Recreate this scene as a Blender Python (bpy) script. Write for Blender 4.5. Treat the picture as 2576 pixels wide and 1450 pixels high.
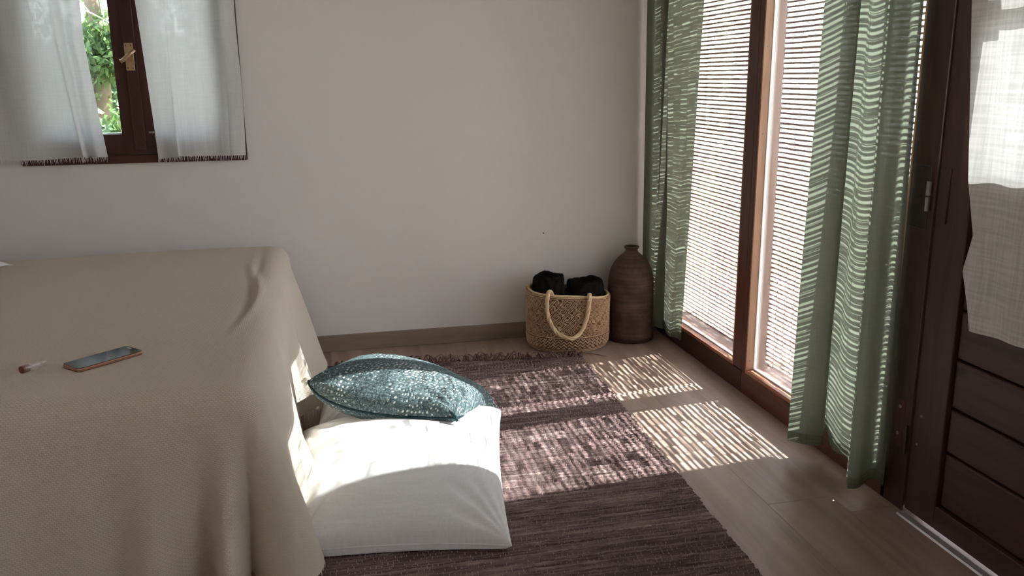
import bpy, bmesh, math, random
import numpy as np
from mathutils import Vector, Matrix, noise as mnoise

for _o in list(bpy.data.objects):
    bpy.data.objects.remove(_o)
S = bpy.context.scene
COL = S.collection
R = random.Random(7)

# ---------------------------------------------------------------- camera
YAW, PIT, ROLL, FPX, CAMH = 0.21365603, 0.2397401, -0.0105459, 2176.72, 1.15
fw = Vector((math.sin(YAW) * math.cos(PIT), math.cos(YAW) * math.cos(PIT), -math.sin(PIT)))
rt = Vector((math.cos(YAW), -math.sin(YAW), 0))
up = rt.cross(fw)
r2 = rt * math.cos(ROLL) + up * math.sin(ROLL)
u2 = -rt * math.sin(ROLL) + up * math.cos(ROLL)
cam = bpy.data.objects.new('camera', bpy.data.cameras.new('camera'))
COL.objects.link(cam)
m = Matrix((r2, u2, -fw)).transposed().to_4x4()
m.translation = Vector((0, 0, CAMH))
cam.matrix_world = m
cam.data.sensor_width = 36
cam.data.lens = FPX / 2576 * 36
cam.data.clip_start = 0.02
S.camera = cam

# ---------------------------------------------------------------- exposure, sky, sun
S.view_settings.view_transform = 'Standard'
S.view_settings.look = 'None'
S.view_settings.exposure = 0.74
S.view_settings.gamma = 1.0
S.view_settings.use_curve_mapping = False
S.cycles.use_denoising = True
S.cycles.max_bounces = 12
S.cycles.diffuse_bounces = 8
S.cycles.transmission_bounces = 8
S.cycles.transparent_max_bounces = 16
S.cycles.sample_clamp_indirect = 6.0

SKY_STRENGTH = 8.0
SUN_STRENGTH = 22.0
SUN_ELEV = math.radians(38)
W = bpy.data.worlds.new('sky')
S.world = W
W.use_nodes = True
wn, wl = W.node_tree.nodes, W.node_tree.links
wn.clear()
wo = wn.new('ShaderNodeOutputWorld')
wb = wn.new('ShaderNodeBackground')
wr = wn.new('ShaderNodeValToRGB')
wt = wn.new('ShaderNodeTexCoord')
ws = wn.new('ShaderNodeSeparateXYZ')
wl.new(wt.outputs['Generated'], ws.inputs[0])
wl.new(ws.outputs['Z'], wr.inputs[0])
wl.new(wr.outputs[0], wb.inputs[0])
wl.new(wb.outputs[0], wo.inputs[0])
wr.color_ramp.elements[0].position = 0.0
wr.color_ramp.elements[0].color = (0.96, 0.95, 0.97, 1)
wr.color_ramp.elements[1].position = 0.7
wr.color_ramp.elements[1].color = (0.58, 0.72, 1.0, 1)
wb.inputs[1].default_value = SKY_STRENGTH

sun = bpy.data.objects.new('sun', bpy.data.lights.new('sun', 'SUN'))
COL.objects.link(sun)
sun.data.energy = SUN_STRENGTH
sun.data.angle = math.radians(0.47)
sun.data.color = (1.0, 0.965, 0.955)
sd = Vector((-0.9927 * math.cos(SUN_ELEV), -0.1203 * math.cos(SUN_ELEV), -math.sin(SUN_ELEV)))
sun.rotation_euler = sd.to_track_quat('-Z', 'Y').to_euler()
sun.location = (4, 3, 4)


# ================================================================ materials
class NT:
    """tiny node builder"""
    def __init__(s, name):
        s.m = bpy.data.materials.new(name)
        s.m.use_nodes = True
        s.t = s.m.node_tree
        s.t.nodes.clear()
        s.out = s.t.nodes.new('ShaderNodeOutputMaterial')

    def n(s, typ, props=None, **inp):
        nd = s.t.nodes.new('ShaderNode' + typ)
        for k, v in (props or {}).items():
            setattr(nd, k, v)
        for k, v in inp.items():
            key = int(k[1:]) if k[0] == '_' and k[1:].isdigit() else k.replace('_', ' ')
            s.put(nd.inputs[key], v)
        return nd

    def put(s, sock, v):
        if isinstance(v, bpy.types.NodeSocket):
            s.t.links.new(v, sock)
        elif isinstance(v, bpy.types.Node):
            s.t.links.new(v.outputs[0], sock)
        else:
            if isinstance(v, tuple) and len(v) == 3 and sock.type == 'RGBA':
                v = v + (1,)
            sock.default_value = v

    def math(s, op, a, b=0.0, c=0.0):
        return s.n('Math', {'operation': op}, _0=a, _1=b, _2=c).outputs[0]

    def mix(s, f, a, b, mode='MIX'):
        nd = s.t.nodes.new('ShaderNodeMix')
        nd.data_type = 'RGBA'
        nd.blend_type = mode
        s.put(nd.inputs[0], f)
        s.put(nd.inputs[6], a)
        s.put(nd.inputs[7], b)
        return nd.outputs[2]

    def ramp(s, f, stops):
        nd = s.t.nodes.new('ShaderNodeValToRGB')
        s.put(nd.inputs[0], f)
        el = nd.color_ramp.elements
        while len(el) < len(stops):
            el.new(0.5)
        for e, (p, c) in zip(el, stops):
            e.position = p
            if not isinstance(c, tuple):
                c = (c, c, c)
            e.color = (c[0], c[1], c[2], 1)
        return nd.outputs[0]

    def coord(s, which='Object', scale=(1, 1, 1), rot=(0, 0, 0)):
        tc = s.t.nodes.new('ShaderNodeTexCoord')
        return s.n('Mapping', None, Vector=tc.outputs[which], Scale=scale, Rotation=rot).outputs[0]

    def noise(s, vec, scale, detail=3, rough=0.5, dist=0.0):
        return s.n('TexNoise', None, Vector=vec, Scale=scale, Detail=float(detail), Roughness=rough, Distortion=dist).outputs[0]

    def bump(s, h, strength, dist=0.01, normal=None):
        nd = s.n('Bump', None, Height=h, Strength=strength, Distance=dist)
        if normal is not None:
            s.put(nd.inputs['Normal'], normal)
        return nd.outputs[0]

    def bsdf(s, color, rough=0.6, metal=0.0, normal=None, spec=0.5, **kw):
        nd = s.n('BsdfPrincipled', None, Base_Color=color, Roughness=rough, Metallic=metal)
        nd.inputs['Specular IOR Level'].default_value = spec
        for k, v in kw.items():
            s.put(nd.inputs[k.replace('_', ' ')], v)
        if normal is not None:
            s.put(nd.inputs['Normal'], normal)
        return nd.outputs[0]

    def done(s, sh):
        s.t.links.new(sh, s.out.inputs[0])
        return s.m


def mat_plaster():
    t = NT('plaster')
    v = t.coord('Object')
    c = t.mix(t.noise(v, 1.3, 3), (0.69, 0.655, 0.64), (0.73, 0.695, 0.68))
    return t.done(t.bsdf(c, 0.85, normal=t.bump(t.noise(v, 260, 3), 0.12, 0.002), spec=0.2))


def mat_laminate(name, c0, c1, c2, rough=0.42, axis='Y'):
    t = NT(name)
    oi = t.n('ObjectInfo')
    st = (9, 0.9, 9) if axis == 'Y' else (0.9, 9, 9)
    v = t.coord('Object', st)
    off = t.n('VectorMath', {'operation': 'ADD'}, _0=v, _1=t.n('CombineXYZ', None, X=t.math('MULTIPLY', oi.outputs['Random'], 40.0), Y=t.math('MULTIPLY', oi.outputs['Random'], 17.0))).outputs[0]
    g = t.noise(off, 1.6, 5, 0.6, 0.6)
    fine = t.noise(off, 14, 4, 0.6)
    c = t.ramp(g, [(0.3, c0), (0.52, c1), (0.72, c2)])
    c = t.mix(t.math('MULTIPLY', fine, 0.25), c, c0)
    hv = t.n('HueSaturation', None, Color=c, Value=t.math('ADD', t.math('MULTIPLY', oi.outputs['Random'], 0.12), 0.94))
    r = t.math('ADD', t.math('MULTIPLY', fine, 0.15), rough - 0.07)
    return t.done(t.bsdf(hv.outputs[0], r, normal=t.bump(fine, 0.05, 0.001), spec=0.4))


def mat_wood(name, c0, c1, rough=0.38, axis='Z', spec=0.4, knots=True):
    t = NT(name)
    sc = {'Z': (14, 14, 1.1), 'Y': (14, 1.1, 14), 'X': (1.1, 14, 14)}[axis]
    v = t.coord('Object', sc)
    g = t.noise(v, 1.8, 5, 0.65, 1.2)
    c = t.ramp(g, [(0.32, c0), (0.62, c1)])
    fine = t.noise(v, 11, 4, 0.7)
    c = t.mix(t.math('MULTIPLY', fine, 0.35), c, tuple(x * 0.55 for x in c0))
    if knots:
        kv = t.coord('Object', {'Z': (7, 7, 3.2), 'Y': (7, 3.2, 7), 'X': (3.2, 7, 7)}[axis])
        k = t.n('TexVoronoi', None, Vector=kv, Scale=1.0).outputs[0]
        c = t.mix(t.ramp(k, [(0.05, 0.75), (0.13, 0.0)]), c, tuple(x * 0.3 for x in c0))
    return t.done(t.bsdf(c, rough, normal=t.bump(fine, 0.12, 0.001), spec=spec))


def mat_cloth(name, color, trans=0.4, transp=0.0, rough=0.9, scale=900, bump=0.2, slub=0.12, color2=None, uv=False, tcol=None):
    """woven cloth that lets some light through; weave threads vary"""
    t = NT(name)
    w = 'UV' if uv else 'Object'
    v1 = t.coord(w, (1, 1, 0.04))
    v2 = t.coord(w, (0.05, 0.05, 1))
    a = t.noise(v1, scale * 0.35, 2)
    b = t.noise(v2, scale * 0.35, 2)
    thread = t.math('MULTIPLY', t.math('ADD', a, b), 0.5)
    c = t.mix(t.ramp(thread, [(0.4, 0.0), (0.6, 1.0)]), color, color2 or tuple(x * (1 - slub * 2) for x in color))
    nb = t.bump(thread, bump, 0.0012)
    d = t.n('BsdfDiffuse', None, Color=c, Roughness=0.6, Normal=nb).outputs[0]
    tr = t.n('BsdfTranslucent', None, Color=(tcol or c), Normal=nb).outputs[0]
    sh = t.n('MixShader', None, _0=trans, _1=d, _2=tr).outputs[0]
    if transp > 0:
        tp = t.n('BsdfTransparent').outputs[0]
        f = t.math('MULTIPLY', t.ramp(thread, [(0.42, 1.3), (0.58, 0.5)]), transp)
        sh = t.n('MixShader', None, _0=f, _1=sh, _2=tp).outputs[0]
    return t.done(sh)


def mat_waffle():
    t = NT('waffle_cotton')
    v = t.coord('UV')
    sx = t.n('SeparateXYZ', None, Vector=v)
    br = t.n('TexBrick', {'offset': 0.5, 'offset_frequency': 2}, Vector=v, Scale=125.0, Mortar_Size=0.22, Mortar_Smooth=1.0, Brick_Width=1.15, Row_Height=0.62)
    br.inputs['Color1'].default_value = (1, 1, 1, 1)
    br.inputs['Color2'].default_value = (0.92, 0.92, 0.92, 1)
    br.inputs['Mortar'].default_value = (0, 0, 0, 1)
    fine = t.noise(v, 700, 2)
    h = t.math('ADD', br.outputs[0], t.math('MULTIPLY', fine, 0.3))
    c = t.mix(t.math('MULTIPLY', t.n('RGBToBW', None, Color=br.outputs[0]), 0.5), (0.69, 0.605, 0.505), (0.82, 0.755, 0.665))
    nb = t.bump(h, 0.6, 0.0022)
    d = t.n('BsdfDiffuse', None, Color=c, Roughness=0.7, Normal=nb).outputs[0]
    tr = t.n('BsdfTranslucent', None, Color=(0.8, 0.68, 0.45), Normal=nb).outputs[0]
    return t.done(t.n('MixShader', None, _0=0.13, _1=d, _2=tr).outputs[0])


def mat_knit():
    t = NT('teal_knit')
    v = t.coord('UV')
    nz = t.noise(v, 4, 3)
    warp = t.n('VectorMath', {'operation': 'ADD'}, _0=v, _1=t.n('VectorMath', {'operation': 'SCALE'}, _0=t.n('TexNoise', None, Vector=v, Scale=14.0, Detail=1.0).outputs[1], Scale=0.035).outputs[0]).outputs[0]
    v2 = t.n('Mapping', None, Vector=warp, Scale=(82, 66, 1)).outputs[0]
    vo = t.n('TexVoronoi', None, Vector=v2, Scale=1.0, Randomness=0.35)
    dist = vo.outputs['Distance']
    thr = t.ramp(nz, [(0.30, 0.10), (0.5, 0.24), (0.68, 0.34)])
    hole = t.math('LESS_THAN', dist, thr)
    hole = t.math('MULTIPLY', hole, t.ramp(t.noise(v, 9, 2), [(0.38, 0.25), (0.55, 1.0)]))
    yarn = t.noise(t.n('Mapping', None, Vector=warp, Scale=(120, 260, 1)).outputs[0], 1.0, 3, 0.6, 1.5)
    cy = t.ramp(yarn, [(0.35, (0.028, 0.050, 0.056)), (0.53, (0.085, 0.130, 0.138)), (0.70, (0.30, 0.38, 0.40))])
    c = t.mix(hole, cy, (0.62, 0.66, 0.60))
    h = t.math('ADD', t.math('MULTIPLY', dist, 0.8), t.math('MULTIPLY', yarn, 0.5))
    return t.done(t.bsdf(c, 0.85, normal=t.bump(h, 0.9, 0.005), spec=0.25))


def mat_rug():
    t = NT('rag_weave')
    v = t.coord('Object', (1.6, 60, 1))
    a = t.noise(v, 1.5, 3, 0.6)
    v2 = t.coord('Object', (14, 90, 1))
    b = t.noise(v2, 1.0, 3, 0.6)
    big = t.noise(t.coord('Object', (0.8, 7, 1)), 1.5, 2)
    f = t.math('ADD', t.math('MULTIPLY', a, 0.5), t.math('ADD', t.math('MULTIPLY', b, 0.28), t.math('MULTIPLY', big, 0.22)))
    c = t.ramp(f, [(0.36, (0.058, 0.034, 0.034)), (0.47, (0.125, 0.080, 0.077)), (0.56, (0.235, 0.165, 0.155)), (0.66, (0.42, 0.33, 0.31))])
    w = t.n('TexBrick', {'offset': 0.5}, Vector=t.coord('Object', (1, 1, 1)), Scale=62.0, Mortar_Size=0.10, Mortar_Smooth=0.3, Brick_Width=0.75, Row_Height=0.7)
    w.inputs['Color1'].default_value = (0, 0, 0, 1)
    w.inputs['Color2'].default_value = (0, 0, 0, 1)
    w.inputs['Mortar'].default_value = (1, 1, 1, 1)
    nb = t.bump(t.math('ADD', t.noise(v2, 2.0, 3), t.math('MULTIPLY', b, 0.6)), 0.7, 0.004)
    return t.done(t.bsdf(c, 0.95, normal=nb, spec=0.1))


def mat_simple(name, color, rough=0.6, metal=0.0, nscale=60, var=0.15, bump=0.1, spec=0.4, emis=None):
    t = NT(name)
    v = t.coord('Object')
    n = t.noise(v, nscale, 4)
    c = t.mix(n, tuple(x * (1 - var) for x in color), tuple(min(1, x * (1 + var)) for x in color))
    return t.done(t.bsdf(c, rough, metal, normal=t.bump(n, bump, 0.003), spec=spec))


def mat_glass():
    t = NT('window_glass')
    tp = t.n('BsdfTransparent', None, Color=(0.93, 0.96, 0.95)).outputs[0]
    gl = t.n('BsdfGlossy', None, Color=(1, 1, 1), Roughness=0.02).outputs[0]
    f = t.math('MULTIPLY', t.n('Fresnel', None, IOR=1.45).outputs[0], 0.7)
    return t.done(t.n('MixShader', None, _0=f, _1=tp, _2=gl).outputs[0])


def mat_leaf(name, c0, c1, trans=0.45):
    t = NT(name)
    oi = t.n('ObjectInfo')
    n = t.noise(t.coord('Object'), 9, 3)
    c = t.mix(n, c0, c1)
    d = t.bsdf(c, 0.5, spec=0.4)
    tr = t.n('BsdfTranslucent', None, Color=t.mix(0.5, c, (0.16, 0.26, 0.06))).outputs[0]
    return t.done(t.n('MixShader', None, _0=trans, _1=d, _2=tr).outputs[0])


def mat_reed(name, c0, c1, trans):
    t = NT(name)
    n = t.noise(t.coord('Object', (40, 3, 200)), 2, 3)
    c = t.mix(n, c0, c1)
    d = t.n('BsdfDiffuse', None, Color=c).outputs[0]
    tr = t.n('BsdfTranslucent', None, Color=c).outputs[0]
    return t.done(t.n('MixShader', None, _0=trans, _1=d, _2=tr).outputs[0])


M = {}
M['plaster'] = mat_plaster()
M['ceiling'] = mat_simple('ceiling_paint', (0.7, 0.68, 0.65), 0.9, nscale=90, var=0.03, spec=0.1)
M['floor'] = mat_laminate('oak_laminate', (0.27, 0.185, 0.145), (0.36, 0.262, 0.212), (0.43, 0.325, 0.272))
M['skirt'] = mat_laminate('greige_skirting', (0.21, 0.155, 0.115), (0.27, 0.205, 0.155), (0.32, 0.25, 0.20), 0.5, 'X')
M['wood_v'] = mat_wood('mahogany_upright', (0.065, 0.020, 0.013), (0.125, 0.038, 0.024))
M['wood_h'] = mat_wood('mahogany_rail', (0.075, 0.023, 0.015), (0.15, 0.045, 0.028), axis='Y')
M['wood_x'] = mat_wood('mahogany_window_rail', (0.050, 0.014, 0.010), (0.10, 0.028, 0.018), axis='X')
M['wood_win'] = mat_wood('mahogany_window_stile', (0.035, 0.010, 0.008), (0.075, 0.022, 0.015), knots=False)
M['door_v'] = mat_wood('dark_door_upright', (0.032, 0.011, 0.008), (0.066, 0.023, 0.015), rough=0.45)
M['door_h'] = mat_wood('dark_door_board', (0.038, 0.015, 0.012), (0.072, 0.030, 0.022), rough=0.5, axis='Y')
M['bead'] = mat_wood('pine_bead', (0.30, 0.155, 0.085), (0.48, 0.28, 0.17), rough=0.45)
M['bead_h'] = mat_wood('stained_bead', (0.26, 0.09, 0.045), (0.42, 0.17, 0.09), axis='Y', rough=0.3, knots=False)
M['greywood'] = mat_wood('weathered_batten', (0.22, 0.15, 0.13), (0.36, 0.26, 0.23), rough=0.5)
M['seal'] = mat_simple('white_sealant', (0.85, 0.83, 0.80), 0.5, nscale=30, var=0.05)
M['glass'] = mat_glass()
M['brass'] = mat_simple('aged_brass', (0.48, 0.34, 0.20), 0.38, 0.85, nscale=90, var=0.25)
M['steel'] = mat_simple('worn_steel', (0.28, 0.25, 0.24), 0.35, 0.9, nscale=120, var=0.2)
M['darksteel'] = mat_simple('dark_steel', (0.08, 0.06, 0.055), 0.4, 0.8, nscale=80, var=0.2)
M['alu'] = mat_simple('aluminium_strip', (0.75, 0.78, 0.82), 0.3, 0.8, nscale=40, var=0.06)
M['green'] = mat_cloth('sage_linen', (0.20, 0.205, 0.155), trans=0.28, transp=0.01, slub=0.08, scale=1500, tcol=(0.175, 0.205, 0.15))
M['green_hem'] = mat_cloth('sage_linen_hem', (0.165, 0.18, 0.13), trans=0.12, transp=0.0, scale=700)
M['voile'] = mat_cloth('white_voile', (0.72, 0.72, 0.71), trans=0.25, transp=0.012, slub=0.04, scale=800)
M['doorcloth'] = mat_cloth('white_linen_door', (0.74, 0.73, 0.71), trans=0.095, transp=0.0, slub=0.10, scale=420, bump=0.3)
M['linen'] = mat_cloth('white_linen', (0.86, 0.86, 0.86), trans=0.06, slub=0.03, scale=500, bump=0.35)
M['waffle'] = mat_waffle()
M['fringe'] = mat_simple('cream_thread', (0.74, 0.68, 0.56), 0.9, nscale=80, var=0.1, spec=0.1)
M['knit'] = mat_knit()
M['tealdark'] = mat_simple('dark_teal_yarn', (0.02, 0.045, 0.052), 0.9, nscale=150, var=0.4, bump=0.5, spec=0.1)
M['rug'] = mat_rug()
M['rugstrip'] = mat_simple('rag_strip', (0.17, 0.095, 0.088), 0.95, nscale=25, var=0.45, bump=0.4, spec=0.1)
M['warp'] = mat_simple('rug_warp_thread', (0.40, 0.30, 0.27), 0.95, nscale=50, var=0.3, spec=0.1)
M['slat'] = mat_reed('brown_slat', (0.10, 0.04, 0.026), (0.19, 0.085, 0.055), 0.10)
M['reed'] = mat_reed('pale_reed', (0.66, 0.48, 0.42), (0.82, 0.68, 0.60), 0.65)
M['string'] = mat_simple('blind_cord', (0.16, 0.07, 0.05), 0.9, nscale=50, var=0.3, spec=0.1)


# ================================================================ mesh helpers
def link(name, me, m, parent=None):
    o = bpy.data.objects.new(name, me)
    COL.objects.link(o)
    if m is not None and me is not None:
        me.materials.append(M[m] if isinstance(m, str) else m)
    if parent is not None:
        o.parent = parent
    return o


def tag(o, label=None, cat=None, group=None, kind=None):
    if label: o['label'] = label
    if cat: o['category'] = cat
    if group: o['group'] = group
    if kind: o['kind'] = kind
    return o


def empty(name, loc=(0, 0, 0), rz=0.0, **kw):
    o = bpy.data.objects.new(name, None)
    COL.objects.link(o)
    o.location = loc
    o.rotation_euler = (0, 0, rz)
    o.empty_display_size = 0.05
    return tag(o, **kw)


def grid_mesh(name, P, uv=None, closed_u=False, smooth=True):
    """P: (nu, nv, 3) array of points -> quad mesh"""
    P = np.asarray(P, dtype=np.float64)
    nu, nv = P.shape[:2]
    iu = np.arange(nu if closed_u else nu - 1)
    iv = np.arange(nv - 1)
    A, B = np.meshgrid(iu, iv, indexing='ij')
    A2 = (A + 1) % nu
    F = np.stack([A * nv + B, A2 * nv + B, A2 * nv + B + 1, A * nv + B + 1], -1).reshape(-1, 4)
    me = bpy.data.meshes.new(name)
    me.vertices.add(nu * nv)
    me.vertices.foreach_set('co', P.reshape(-1))
    me.loops.add(F.size)
    me.loops.foreach_set('vertex_index', F.reshape(-1).astype(np.int32))
    me.polygons.add(len(F))
    me.polygons.foreach_set('loop_start', np.arange(0, F.size, 4, dtype=np.int32))
    me.polygons.foreach_set('loop_total', np.full(len(F), 4, dtype=np.int32))
    if uv is not None:
        l = me.uv_layers.new(name='UVMap')
        l.data.foreach_set('uv', np.asarray(uv, dtype=np.float64).reshape(-1, 2)[F.reshape(-1)].reshape(-1))
    me.update(calc_edges=True)
    me.validate()
    if smooth:
        me.polygons.foreach_set('use_smooth', np.ones(len(me.polygons), dtype=bool))
    return me


class MB:
    """collects boxes / tubes into one mesh"""
    def __init__(s):
        s.v, s.f = [], []

    def box(s, x0, x1, y0, y1, z0, z1):
        b = len(s.v)
        s.v += [(x, y, z) for x in (x0, x1) for y in (y0, y1) for z in (z0, z1)]
        s.f += [tuple(b + i for i in q) for q in ((0, 1, 3, 2), (4, 6, 7, 5), (0, 4, 5, 1), (2, 3, 7, 6), (0, 2, 6, 4), (1, 5, 7, 3))]
        return s

    def tube(s, pts, r, n=8, cap=True):
        pts = [Vector(p) for p in pts]
        base = len(s.v)
        N = len(pts)
        ref = None
        for i, p in enumerate(pts):
            d = (pts[min(i + 1, N - 1)] - pts[max(i - 1, 0)]).normalized()
            if ref is None:
                ref = Vector((0, 0, 1)) if abs(d.z) < 0.9 else Vector((1, 0, 0))
            a = (ref - d * ref.dot(d)).normalized()
            ref = a
            b = d.cross(a)
            rr = r(i / max(1, N - 1)) if callable(r) else r
            for k in range(n):
                t = 2 * math.pi * k / n
                s.v.append(tuple(p + a * (rr * math.cos(t)) + b * (rr * math.sin(t))))
        for i in range(N - 1):
            for k in range(n):
                k2 = (k + 1) % n
                s.f.append((base + i * n + k, base + i * n + k2, base + (i + 1) * n + k2, base + (i + 1) * n + k))
        if cap:
            s.f.append(tuple(base + k for k in reversed(range(n))))
            s.f.append(tuple(base + (N - 1) * n + k for k in range(n)))
        return s

    def build(s, name, m, parent=None, bevel=0.0, smooth=False, seg=2):
        me = bpy.data.meshes.new(name)
        me.from_pydata(s.v, [], s.f)
        me.update()
        if bevel > 0:
            bm = bmesh.new()
            bm.from_mesh(me)
            bmesh.ops.bevel(bm, geom=list(bm.edges), offset=bevel, segments=seg, affect='EDGES', profile=0.5)
            bm.to_mesh(me)
            bm.free()
        if smooth:
            for p in me.polygons: p.use_smooth = True
        return link(name, me, m, parent)


def bx(name, x0, x1, y0, y1, z0, z1, m, parent=None, bevel=0.0):
    return MB().box(x0, x1, y0, y1, z0, z1).build(name, m, parent, bevel)


def lathe(name, prof, m, parent=None, n=64, center=(0, 0)):
    th = np.linspace(0, 2 * np.pi, n, endpoint=False)
    prof = np.array(prof)
    P = np.zeros((n, len(prof), 3))
    P[..., 0] = center[0] + np.cos(th)[:, None] * prof[None, :, 0]
    P[..., 1] = center[1] + np.sin(th)[:, None] * prof[None, :, 0]
    P[..., 2] = prof[None, :, 1]
    return link(name, grid_mesh(name, P, closed_u=True), m, parent)


def catmull(pts, n):
    pts = np.array(pts, float)
    P = np.vstack([2 * pts[0] - pts[1], pts, 2 * pts[-1] - pts[-2]])
    seg = np.linalg.norm(np.diff(pts, axis=0), axis=1)
    cum = np.concatenate([[0], np.cumsum(seg)])
    out = []
    for t in np.linspace(0, cum[-1], n):
        i = min(len(seg) - 1, int(np.searchsorted(cum, t, side='right') - 1))
        u = (t - cum[i]) / seg[i]
        p0, p1, p2, p3 = P[i:i + 4]
        out.append(0.5 * ((2 * p1) + (-p0 + p2) * u + (2 * p0 - 5 * p1 + 4 * p2 - p3) * u * u + (-p0 + 3 * p1 - 3 * p2 + p3) * u ** 3))
    return np.array(out)


def smooth_noise(seed, n, octave=4, amp=1.0):
    rg = np.random.RandomState(seed)
    x = np.linspace(0, 1, n)
    y = np.zeros(n)
    for k in range(octave):
        m_ = 3 * 2 ** k
        y += np.interp(x, np.linspace(0, 1, m_ + 1), rg.uniform(-1, 1, m_ + 1)) / 2 ** k
    return y * amp


XW, YW = 1.47, 3.675       # inner faces of window wall and back wall
XL, YF, ZC = -2.7, -1.9, 2.45

# ================================================================ setting
floor = bx('floor', XL, XW + 0.16, YF, YW + 0.15, -0.06, -0.004, 'floor')
tag(floor, kind='structure')
pw, pl = 0.192, 1.28
x = XL
row = 0
while x < XW - 0.001:
    y = YF - R.uniform(0, pl)
    while y < YW:
        y0, y1 = max(y, YF) + 0.0004, min(y + pl, YW) - 0.0004
        if y1 - y0 > 0.02:
            mb = MB().box(x + 0.0002, min(x + pw, XW) - 0.0002, y0, y1, -0.004, 0.0)
            o = mb.build('plank', 'floor', floor, bevel=0.0003, seg=1)
        y += pl
    x += pw
    row += 1

# back wall with window hole
WX0, WX1, WZ0, WZ1 = -1.125, -0.291, 0.834, 1.86
mb = MB()
mb.box(XL, WX0, YW, YW + 0.14, -0.06, ZC)
mb.box(WX1, XW + 0.16, YW, YW + 0.14, -0.06, ZC)
mb.box(WX0, WX1, YW, YW + 0.14, -0.06, WZ0)
mb.box(WX0, WX1, YW, YW + 0.14, WZ1, ZC)
tag(mb.build('wall_back', 'plaster'), kind='structure')
tag(bx('wall_left', XL - 0.12, XL, YF, YW + 0.14, -0.06, ZC, 'plaster'), kind='structure')
tag(bx('wall_front', XL, XW + 0.16, YF - 0.12, YF, -0.06, ZC, 'plaster'), kind='structure')
tag(bx('ceiling', XL, XW + 0.16, YF, YW + 0.14, ZC, ZC + 0.1, 'ceiling'), kind='structure')
# window wall: lintel over the glazing and the part behind the camera
HEAD = 2.02
mb = MB()
mb.box(XW, XW + 0.12, YF, YW, HEAD + 0.09, ZC)
GY0, GY1, GZ0, GZ1 = -1.25, 0.35, 0.92, 1.95      # opening for the unseen window added for side light
mb.box(XW, XW + 0.12, YF, GY0, 0.0, HEAD + 0.09)
mb.box(XW, XW + 0.12, GY1, 0.93, 0.0, HEAD + 0.09)
mb.box(XW, XW + 0.12, GY0, GY1, 0.0, GZ0)
mb.box(XW, XW + 0.12, GY0, GY1, GZ1, HEAD + 0.09)
mb.box(XW, XW + 0.12, 3.62, YW, 0.0, HEAD + 0.09)
tag(mb.build('wall_right', 'plaster'), kind='structure')

# skirting of the back wall
bb = MB().box(XL, XW, YW - 0.013, YW, 0.0, 0.071).build('baseboard_back', 'skirt', None, bevel=0.002)
tag(bb, kind='structure')
tag(MB().box(XL, XL + 0.013, YF, YW - 0.013, 0.0, 0.071).build('baseboard_left', 'skirt', None, bevel=0.002), kind='structure')

# small nail in the wall
nl = MB().tube([(0.943, YW, 0.473), (0.943, YW - 0.004, 0.473)], 0.0028, 8).build('nail', 'darksteel')
tag(nl, 'tiny dark nail head in the blank wall left of the bottle', 'nail')

# ---- right wall woodwork
def screw(parent, loc, axis='x', r=0.004, mat='steel'):
    me = bpy.data.meshes.get('screw_' + axis + mat)
    if me is None:
        d = {'x': Vector((-1, 0, 0)), 'y': Vector((0, -1, 0))}[axis]
        s_ = MB().tube([(0, 0, 0), d * 0.0012, d * 0.002], lambda t: 0.004 * (1 - 0.35 * t), 10)
        me = bpy.data.meshes.new('screw_' + axis + mat)
        me.from_pydata(s_.v, [], s_.f)
        me.materials.append(M[mat])
    o = bpy.data.objects.new('screw', me)
    COL.objects.link(o)
    o.location = loc
    o.scale = (r / 0.004,) * 3
    if parent: o.parent = parent
    return o

def st(o): return tag(o, kind='structure')
# base rails, post, corner stile, head, jamb
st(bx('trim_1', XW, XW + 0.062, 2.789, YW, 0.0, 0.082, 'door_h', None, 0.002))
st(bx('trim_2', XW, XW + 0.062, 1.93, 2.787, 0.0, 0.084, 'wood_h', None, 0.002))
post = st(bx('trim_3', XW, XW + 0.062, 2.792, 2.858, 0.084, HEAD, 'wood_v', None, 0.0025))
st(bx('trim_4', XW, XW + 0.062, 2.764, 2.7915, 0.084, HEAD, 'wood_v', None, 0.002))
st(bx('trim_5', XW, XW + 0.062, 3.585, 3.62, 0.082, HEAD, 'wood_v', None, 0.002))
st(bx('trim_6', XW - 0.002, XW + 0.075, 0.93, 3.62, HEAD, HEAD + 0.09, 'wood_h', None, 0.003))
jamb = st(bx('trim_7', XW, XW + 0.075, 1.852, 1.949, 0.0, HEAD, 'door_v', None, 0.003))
st(bx('trim_8', XW, XW + 0.075, 0.93, 0.99, 0.0, HEAD, 'wood_v', None, 0.003))

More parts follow.
